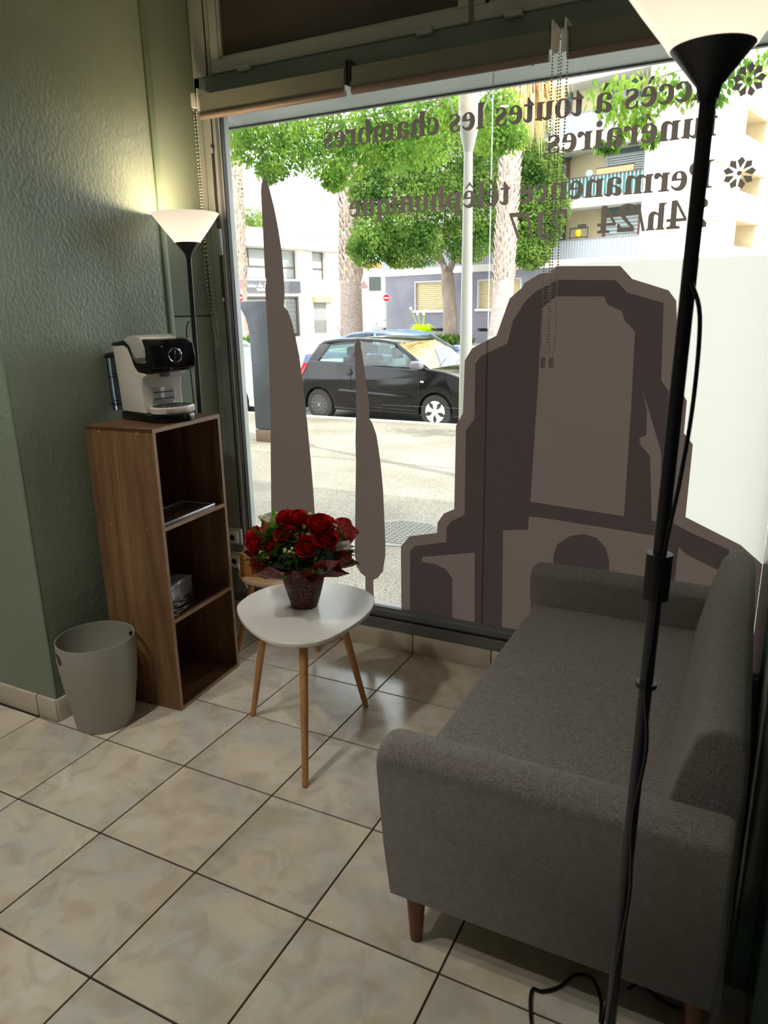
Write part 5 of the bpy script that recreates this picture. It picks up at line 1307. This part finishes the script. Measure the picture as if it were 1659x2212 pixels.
mhs = thing('distant_house', 'small white house with orange roof edge between the two buildings', 'building', (-28.6, 53.7, 0), 0.44)
MB().box(0, 9, 0, 6, G - 0.5, 5.0).build('house_wall', white_w, mhs)
MB().box(-0.2, 9.2, -0.3, 6.2, 5.0, 5.25).build('roof_edge', mat('orange_roof_tile', (220, 130, 80), rough=0.8), mhs)
MB().box(1.3, 2.3, -0.05, 0.02, 3.1, 4.2).build('window', dark_pane, mhs)
MB().box(1.1, 1.9, -0.05, 0.02, 1.0, 2.5).build('window', mat('pale_lilac_pane', (200, 196, 210), rough=0.3), mhs)
MB().box(2.6, 5.0, -0.1, 0.02, G - 0.3, 1.7).build('garage_door', mat('lilac_grey_door', (170, 166, 180), rough=0.7), mhs)

# ------------------------------------------------------------------ street signs
def noentry(x, y, z, rz, lbl, r_=0.30):
    s_ = thing('no_entry_sign', lbl, 'traffic sign', (x, y, G), rz, 'round no-entry signs')
    MB().tube([(0, 0.03, 0), (0, 0.03, z - G + 0.25)], 0.035, 10).build('sign_post', mat('grey_sign_post', (150, 152, 156), rough=0.5), s_)
    MB().prism(arc(0, z - G, r_, 0, 2 * PI, 28)[:-1], -0.012, 0.0, 'y').build('sign_rim', mat('sign_white', (236, 234, 232), rough=0.4), s_)
    MB().prism(arc(0, z - G, r_ * 0.92, 0, 2 * PI, 28)[:-1], -0.018, -0.010, 'y').build('red_disc', mat('sign_red', (206, 24, 40), rough=0.4), s_)
    MB().box(-r_ * 0.68, r_ * 0.68, -0.024, -0.016, z - G - r_ * 0.14, z - G + r_ * 0.14).build('white_bar', MATS['sign_white'], s_)
    return s_
noentry(-15.65, 33.9, 2.18, 0.45, 'round red no-entry sign at the corner of the grey ground floor', 0.20)
noentry(-21.7, 29.3, 2.31, 0.5, 'round red no-entry sign beside the left palm trunk', 0.22)
for (x, y, z, lbl) in ((-17.2, 34.3, 2.9, 'back of a triangular sign on a thin pole near the distant house'), (-21.75, 29.5, 2.98, 'back of a triangular sign above the left no-entry sign')):
    s_ = thing('triangular_sign', lbl, 'traffic sign', (x, y, G), 0.45, 'triangular signs seen from behind')
    MB().tube([(0, 0.03, 0), (0, 0.03, z - G)], 0.03, 8).build('sign_post', MATS['grey_sign_post'], s_)
    f_ = 1 if x > -20 else -1
    MB().prism([(-0.26, z - G - 0.2 * f_), (0.26, z - G - 0.2 * f_), (0, z - G + 0.26 * f_)], -0.01, 0.01, 'y').build('sign_plate', mat('brown_sign_back', (132, 104, 104), rough=0.6), s_)

# ------------------------------------------------------------------ trees, palms, plants
bark_p = mat('palm_bark', (128, 114, 108), (160, 146, 138), rough=0.95, scale=5, stretch=(1, 1, 2), bump=0.6, bscale=20, bdist=0.03)
boot_m = mat('palm_boots', (150, 134, 122), (200, 184, 170), rough=0.95, scale=6)
def palm(path, r_, z_boot, label, seed, hang=False):
    q = random.Random(seed)
    b0 = Vector(path[0]); t_ = thing('palm_trunk', label, 'palm tree', tuple(b0))
    pts = smoothpath([Vector(p) - b0 for p in path], 8)
    MB().tube(pts, r_ * 1.08, 20, r_ * 0.85).build('trunk', bark_p, t_, smooth=True)
    bt = MB(); L = len(pts)
    step = r_ * 0.42
    z = z_boot
    zt = pts[-1].z
    row = 0
    while z < zt - 0.1:
        for i in range(L - 1):
            if pts[i].z <= z <= pts[i + 1].z: break
        f = (z - pts[i].z) / max(1e-6, pts[i + 1].z - pts[i].z); c = pts[i].lerp(pts[i + 1], f)
        for k in range(9):
            a = 2 * PI * (k + 0.5 * (row % 2)) / 9 + q.uniform(-.12, .12)
            d = Vector((math.cos(a), math.sin(a), 0)); t2 = Vector((-math.sin(a), math.cos(a), 0))
            w_ = r_ * q.uniform(0.30, 0.42); h = step * q.uniform(1.2, 2.0); o_ = r_ * q.uniform(0.14, 0.34)
            p0 = c + d * r_ * 0.93
            bt.add([p0 - t2 * w_, p0 + t2 * w_, p0 + d * o_ + t2 * w_ * .35 + Vector((0, 0, h)) + t2 * q.uniform(-.1, .1) * r_, p0 + d * o_ - t2 * w_ * .35 + Vector((0, 0, h)), p0 + Vector((0, 0, -0.03)) + d * o_ * .4], [(0, 1, 2, 3), (0, 4, 1), (4, 0, 3), (1, 4, 2)])
        z += step; row += 1
    bt.build('leaf_bases', boot_m, t_, kind='stuff')
    return t_, pts
palm([(-20.23, 38.23, G), (-20.4, 38.6, 3.0), (-20.9, 39.6, 6.5), (-21.35, 40.7, 12.0)], 0.66, 3.3, 'tall palm trunk in the middle, left of the leafy street tree', 1)
palm([(-22.60, 30.08, G), (-22.9, 30.7, 3.0), (-23.6, 31.8, 7.0), (-24.23, 33.04, 13)], 0.50, 2.6, 'palm trunk at the left edge of the window', 2)
pt, pp = palm([(-5.55, 21.67, G), (-5.57, 22.3, 2.0), (-5.72, 23.03, 4.74), (-5.80, 23.68, 6.94), (-5.5, 24.1, 8.4)], 0.33, 2.55, 'palm trunk with dry hanging fronds before the balconies', 3)
fr = MB(); q = random.Random(9)
for k in range(900):
    a = q.uniform(0, 2 * PI); top = Vector((0.15 + 0.35 * math.cos(a) * q.random(), 2.4 + 0.35 * math.sin(a), 9.2)) + Vector((0, 0, q.uniform(-0.8, 0.8)))
    l_ = q.uniform(0.8, 1.9); spread = q.uniform(0.2, 1.25)
    d = Vector((math.cos(a) * spread, math.sin(a) * spread, 0)); bot = top + d + Vector((0, 0, -l_)); t2 = Vector((-math.sin(a), math.cos(a), 0)) * 0.022
    mid = top + d * 0.8 + Vector((0, 0, -l_ * 0.35))
    fr.add([top - t2, top + t2, mid + t2, bot, mid - t2], [(0, 1, 2, 4), (4, 2, 3)])
fr.build('dry_fronds', translucent('dry_frond', (196, 170, 122), (220, 190, 130), 0.3, (2.0, (228, 208, 164), (240, 214, 160))), pt, kind='stuff')

def foliage(blobs, n_per, size, seed, zs=0.85, origin=(0, 0, 0), droop=0.3, ys=1.0):
    q = random.Random(seed); O = Vector(origin); vs = []; fs = []
    for (x, y, z, r_) in blobs:
        n = int(n_per)
        for k in range(n):
            while True:
                d = Vector((q.uniform(-1, 1), q.uniform(-1, 1), q.uniform(-1, 1)))
                if 0.15 < d.length < 1: break
            p = Vector((x, y, z)) + Vector((d.x, d.y * ys, d.z * zs)) * r_ * 1.4 - O
            ax = Vector((q.uniform(-1, 1), q.uniform(-1, 1), q.uniform(-1, 0.4) - droop)).normalized()
            s_ = ax.cross(Vector((q.uniform(-1, 1), q.uniform(-1, 1), q.uniform(-1, 1)))).normalized()
            L_ = size * q.uniform(0.7, 1.35); W_ = L_ * 0.24
            i = len(vs)
            vs += [p, p + ax * L_ * .45 + s_ * W_, p + ax * L_, p + ax * L_ * .45 - s_ * W_]
            fs.append((i, i + 1, i + 2, i + 3))
    m = MB(); m.v = vs; m.f = fs
    return m
def build_raw(m, name, mt, parent, kind='stuff'):
    me = bpy.data.meshes.new(name); me.from_pydata([tuple(v) for v in m.v], [], m.f); me.materials.append(mt)
    o = bpy.data.objects.new(name, me); COL.objects.link(o); o.parent = parent
    if kind: o['kind'] = kind
    return o
lf1 = translucent('street_tree_leaf', (54, 84, 40), (96, 132, 56), 0.5, (0.9, (96, 126, 64), (160, 182, 84)))
lf2 = translucent('near_tree_leaf', (58, 92, 40), (98, 142, 54), 0.5, (2.2, (104, 140, 60), (170, 196, 84)))
bark = mat('pale_grey_bark', (116, 102, 92), (146, 132, 122), rough=0.9, scale=4, stretch=(1, 1, 0.3))
TREE = [(-14.24, 32.53, 5.71, 1.36), (-12.96, 33.58, 6.99, 1.59), (-11.3, 34.28, 6.52, 1.59), (-9.81, 34.83, 5.83, 1.36), (-8.53, 35.27, 5.15, 0.91), (-8.51, 35.82, 6.89, 0.91), (-14.43, 32.98, 7.46, 1.25), (-15.0, 32.01, 5.29, 1.02), (-13.31, 32.65, 4.6, 0.91), (-11.31, 33.73, 4.78, 0.91), (-10.43, 35.13, 7.8, 1.36), (-12.52, 34.28, 8.5, 1.59), (-14.17, 33.52, 8.76, 1.36), (-8.83, 36.0, 7.98, 0.91), (-15.6, 32.26, 7.05, 0.79), (-15.4, 32.97, 9.0, 0.91), (-15.3, 31.45, 4.5, 0.75), (-8.62, 34.91, 4.17, 0.68), (-9.46, 34.56, 4.41, 0.57), (-14.06, 32.1, 4.08, 0.45), (-11.83, 34.97, 9.57, 1.36), (-9.81, 35.99, 9.53, 1.13), (-8.42, 35.6, 6.02, 1.02)]
TREE = [(2.16 + (x + 0.9 - 2.16) * 0.94, -1.76 + (y - 1.2 + 1.76) * 0.92, 1.64 + (z - 0.05 - 1.64) * 0.93, r_ * 0.95) for x, y, z, r_ in TREE]
tr = thing('street_tree', 'leafy green street tree with forked pale trunk before the grey ground floor', 'tree', (-11.35, 32.17, G))
O = (-11.35, 32.17, G)
def rel(p): return Vector(p) - Vector(O)
MB().tube(smoothpath([(0, 0, 0), (-0.05, 0.05, 1.6), rel((-11.6, 32.35, 3.22))], 5), 0.36, 16, 0.30).build('trunk', bark, tr, smooth=True)
for path in ([(-11.6, 32.35, 3.1), (-12.1, 32.4, 4.3), (-12.9, 32.3, 6.4)], [(-11.6, 32.35, 3.1), (-11.3, 32.9, 4.4), (-11.0, 33.0, 6.6)], [(-11.9, 32.37, 3.8), (-12.8, 31.9, 4.6), (-14.0, 31.3, 5.4)], [(-11.4, 32.7, 3.9), (-10.4, 32.9, 4.5), (-9.2, 33.0, 5.5)]):
    MB().tube(smoothpath([rel(p) for p in path], 5), 0.19, 10, 0.06).build('branch', bark, tr, smooth=True)
build_raw(foliage(TREE, 2500, 0.17, 4, origin=O, ys=0.7), 'foliage', lf1, tr)
NEAR = [(-7.94, 11.65, 5.09, 0.43), (-7.51, 11.85, 4.99, 0.43), (-7.06, 12.01, 4.79, 0.4), (-6.74, 12.23, 4.97, 0.43), (-6.28, 12.38, 4.68, 0.4), (-5.89, 12.57, 4.67, 0.38), (-7.24, 11.82, 4.47, 0.24), (-6.06, 12.36, 4.26, 0.21), (-7.89, 11.77, 5.36, 0.38), (-7.2, 12.11, 5.35, 0.38), (-6.53, 12.48, 5.42, 0.38), (-5.83, 12.8, 5.32, 0.43), (-5.34, 13.11, 5.49, 0.43), (-4.82, 13.34, 5.38, 0.43), (-4.32, 13.63, 5.47, 0.43), (-3.9, 13.86, 5.55, 0.34), (-3.14, 14.28, 5.62, 0.34), (-2.91, 14.22, 5.07, 0.29), (-5.45, 12.88, 4.94, 0.38), (-4.93, 13.11, 4.84, 0.43), (-4.43, 13.4, 4.92, 0.43), (-3.24, 14.02, 4.98, 0.29)]
nt_ = thing('leafy_bough', 'bright green leafy boughs hanging across the top left of the window view', 'tree branch', (-5.5, 12.8, 5.6))
build_raw(foliage(NEAR, 800, 0.10, 5, origin=(-5.5, 12.8, 5.6), droop=0.5), 'leaves', lf2, nt_)
for pth in ([(-1.5, 15, 6.5), (-4.0, 13.7, 5.8), (-5.9, 12.7, 5.4), (-7.8, 11.7, 5.2)], [(-4.0, 13.7, 5.8), (-4.9, 13.2, 5.2), (-5.5, 12.9, 4.8)], [(-5.9, 12.7, 5.4), (-6.4, 12.4, 4.9), (-6.1, 12.4, 4.4)]):
    MB().tube(smoothpath([Vector(p) - Vector((-5.5, 12.8, 5.6)) for p in pth], 5), 0.035, 8, 0.01).build('branch', bark, nt_)
HANG = [(0.44, 6.77, 3.75, 0.14), (0.6, 6.87, 3.79, 0.15), (0.77, 6.95, 3.79, 0.16), (0.94, 7.05, 3.83, 0.15), (1.07, 7.1, 3.78, 0.13), (0.88, 6.95, 3.62, 0.13), (0.71, 6.86, 3.58, 0.12), (0.54, 6.77, 3.58, 0.11), (0.85, 6.89, 3.46, 0.09), (0.67, 6.77, 3.4, 0.07), (0.49, 6.64, 3.24, 0.06), (0.6, 6.7, 3.26, 0.06), (0.93, 6.88, 3.3, 0.07), (1.21, 7.15, 3.71, 0.09), (1.54, 7.36, 3.84, 0.12), (1.69, 7.47, 3.95, 0.13), (1.86, 7.58, 4.04, 0.14), (1.47, 7.27, 3.68, 0.06)]
hg = thing('hanging_branch', 'drooping branch of pointed green leaves before the balconies by the near lamp shade', 'tree branch', (0.8, 7.0, 4.1))
build_raw(foliage(HANG, 60, 0.085, 6, origin=(0.8, 7.0, 4.1), droop=1.0), 'leaves', lf2, hg)
for pth in ([(2.6, 8.2, 4.6), (1.8, 7.5, 4.15), (1.0, 7.05, 3.9), (0.4, 6.75, 3.7)], [(1.0, 7.05, 3.9), (0.86, 6.9, 3.6), (0.9, 6.88, 3.3)], [(0.7, 6.9, 3.8), (0.62, 6.75, 3.5), (0.5, 6.65, 3.25)]):
    MB().tube(smoothpath([Vector(p) - Vector((0.8, 7.0, 4.1)) for p in pth], 5), 0.010, 6, 0.004).build('branch', bark, hg)
ft = thing('distant_tree', 'small bright treetop behind the roof of the white building', 'tree', (-39.5, 54.0, G))
MB().tube([(0, 0, 0), (0, 0, 8)], 0.2, 8).build('trunk', bark, ft)
build_raw(foliage([(-39.9, 54.7, 9.5, 1.3), (-38.8, 55.2, 9.1, 1.0), (-41.0, 54.4, 9.0, 1.3)], 900, 0.26, 8, origin=(-39.5, 54.0, G)), 'foliage', lf1, ft)
pl = thing('agapanthus', 'bright yellow green strap-leaved plant with white flower heads by the grey wall', 'plant', (-12.0, 30.2, G))
q = random.Random(2); b = MB(); yl = translucent('lime_strap_leaf', (176, 210, 30), (200, 230, 40), 0.4)
for k in range(150):
    a = q.uniform(0, 2 * PI); l_ = q.uniform(0.5, 0.95); d = Vector((math.cos(a), math.sin(a), 0)); t2 = Vector((-math.sin(a), math.cos(a), 0)) * 0.02; h = q.uniform(0.4, 0.9)
    p0 = d * 0.06 + Vector((0, 0, 0.35)); p1 = d * l_ * .5 + Vector((0, 0, 0.35 + h * .8)); p2 = d * l_ + Vector((0, 0, 0.35 + h * .6))
    b.add([p0 - t2, p0 + t2, p1 + t2, p2, p1 - t2], [(0, 1, 2, 4), (4, 2, 3)])
b.build('strap_leaves', yl, pl, kind='stuff')
MB().ball((0.0, 0, 0.2), 0.35, 10, 6).build('root_clump', mat('dull_green_clump', (120, 140, 60), rough=0.9), pl)
for k, (x, z) in enumerate(((-0.55, 1.75), (-0.2, 1.5), (0.1, 1.5), (0.2, 1.65))):
    MB().tube([(0, 0, 0.5), (x, 0, z)], 0.012, 5).build('flower_stem', yl, pl)
    MB().ball((x, 0, z), 0.07, 8, 6).build('flower_head', mat('white_flower', (240, 240, 236), rough=0.8), pl)
for (x, y, s_, lbl) in ((-21.9, 28.9, 1.0, 'tuft of grass and weeds at the foot of the left palm'), (-11.0, 31.6, 0.9, 'weedy grass tuft at the foot of the street tree')):
    g_ = thing('grass_tuft', lbl, 'grass', (x, y, G))
    bl_ = [(x + dx * s_, y + dy * s_, G + 0.08, 0.22) for dx in (-0.8, -0.4, 0, 0.4, 0.8) for dy in (0,)]
    build_raw(foliage(bl_, 180, 0.28, 11, origin=(x, y, G), droop=-1.2), 'blades', lf1, g_)
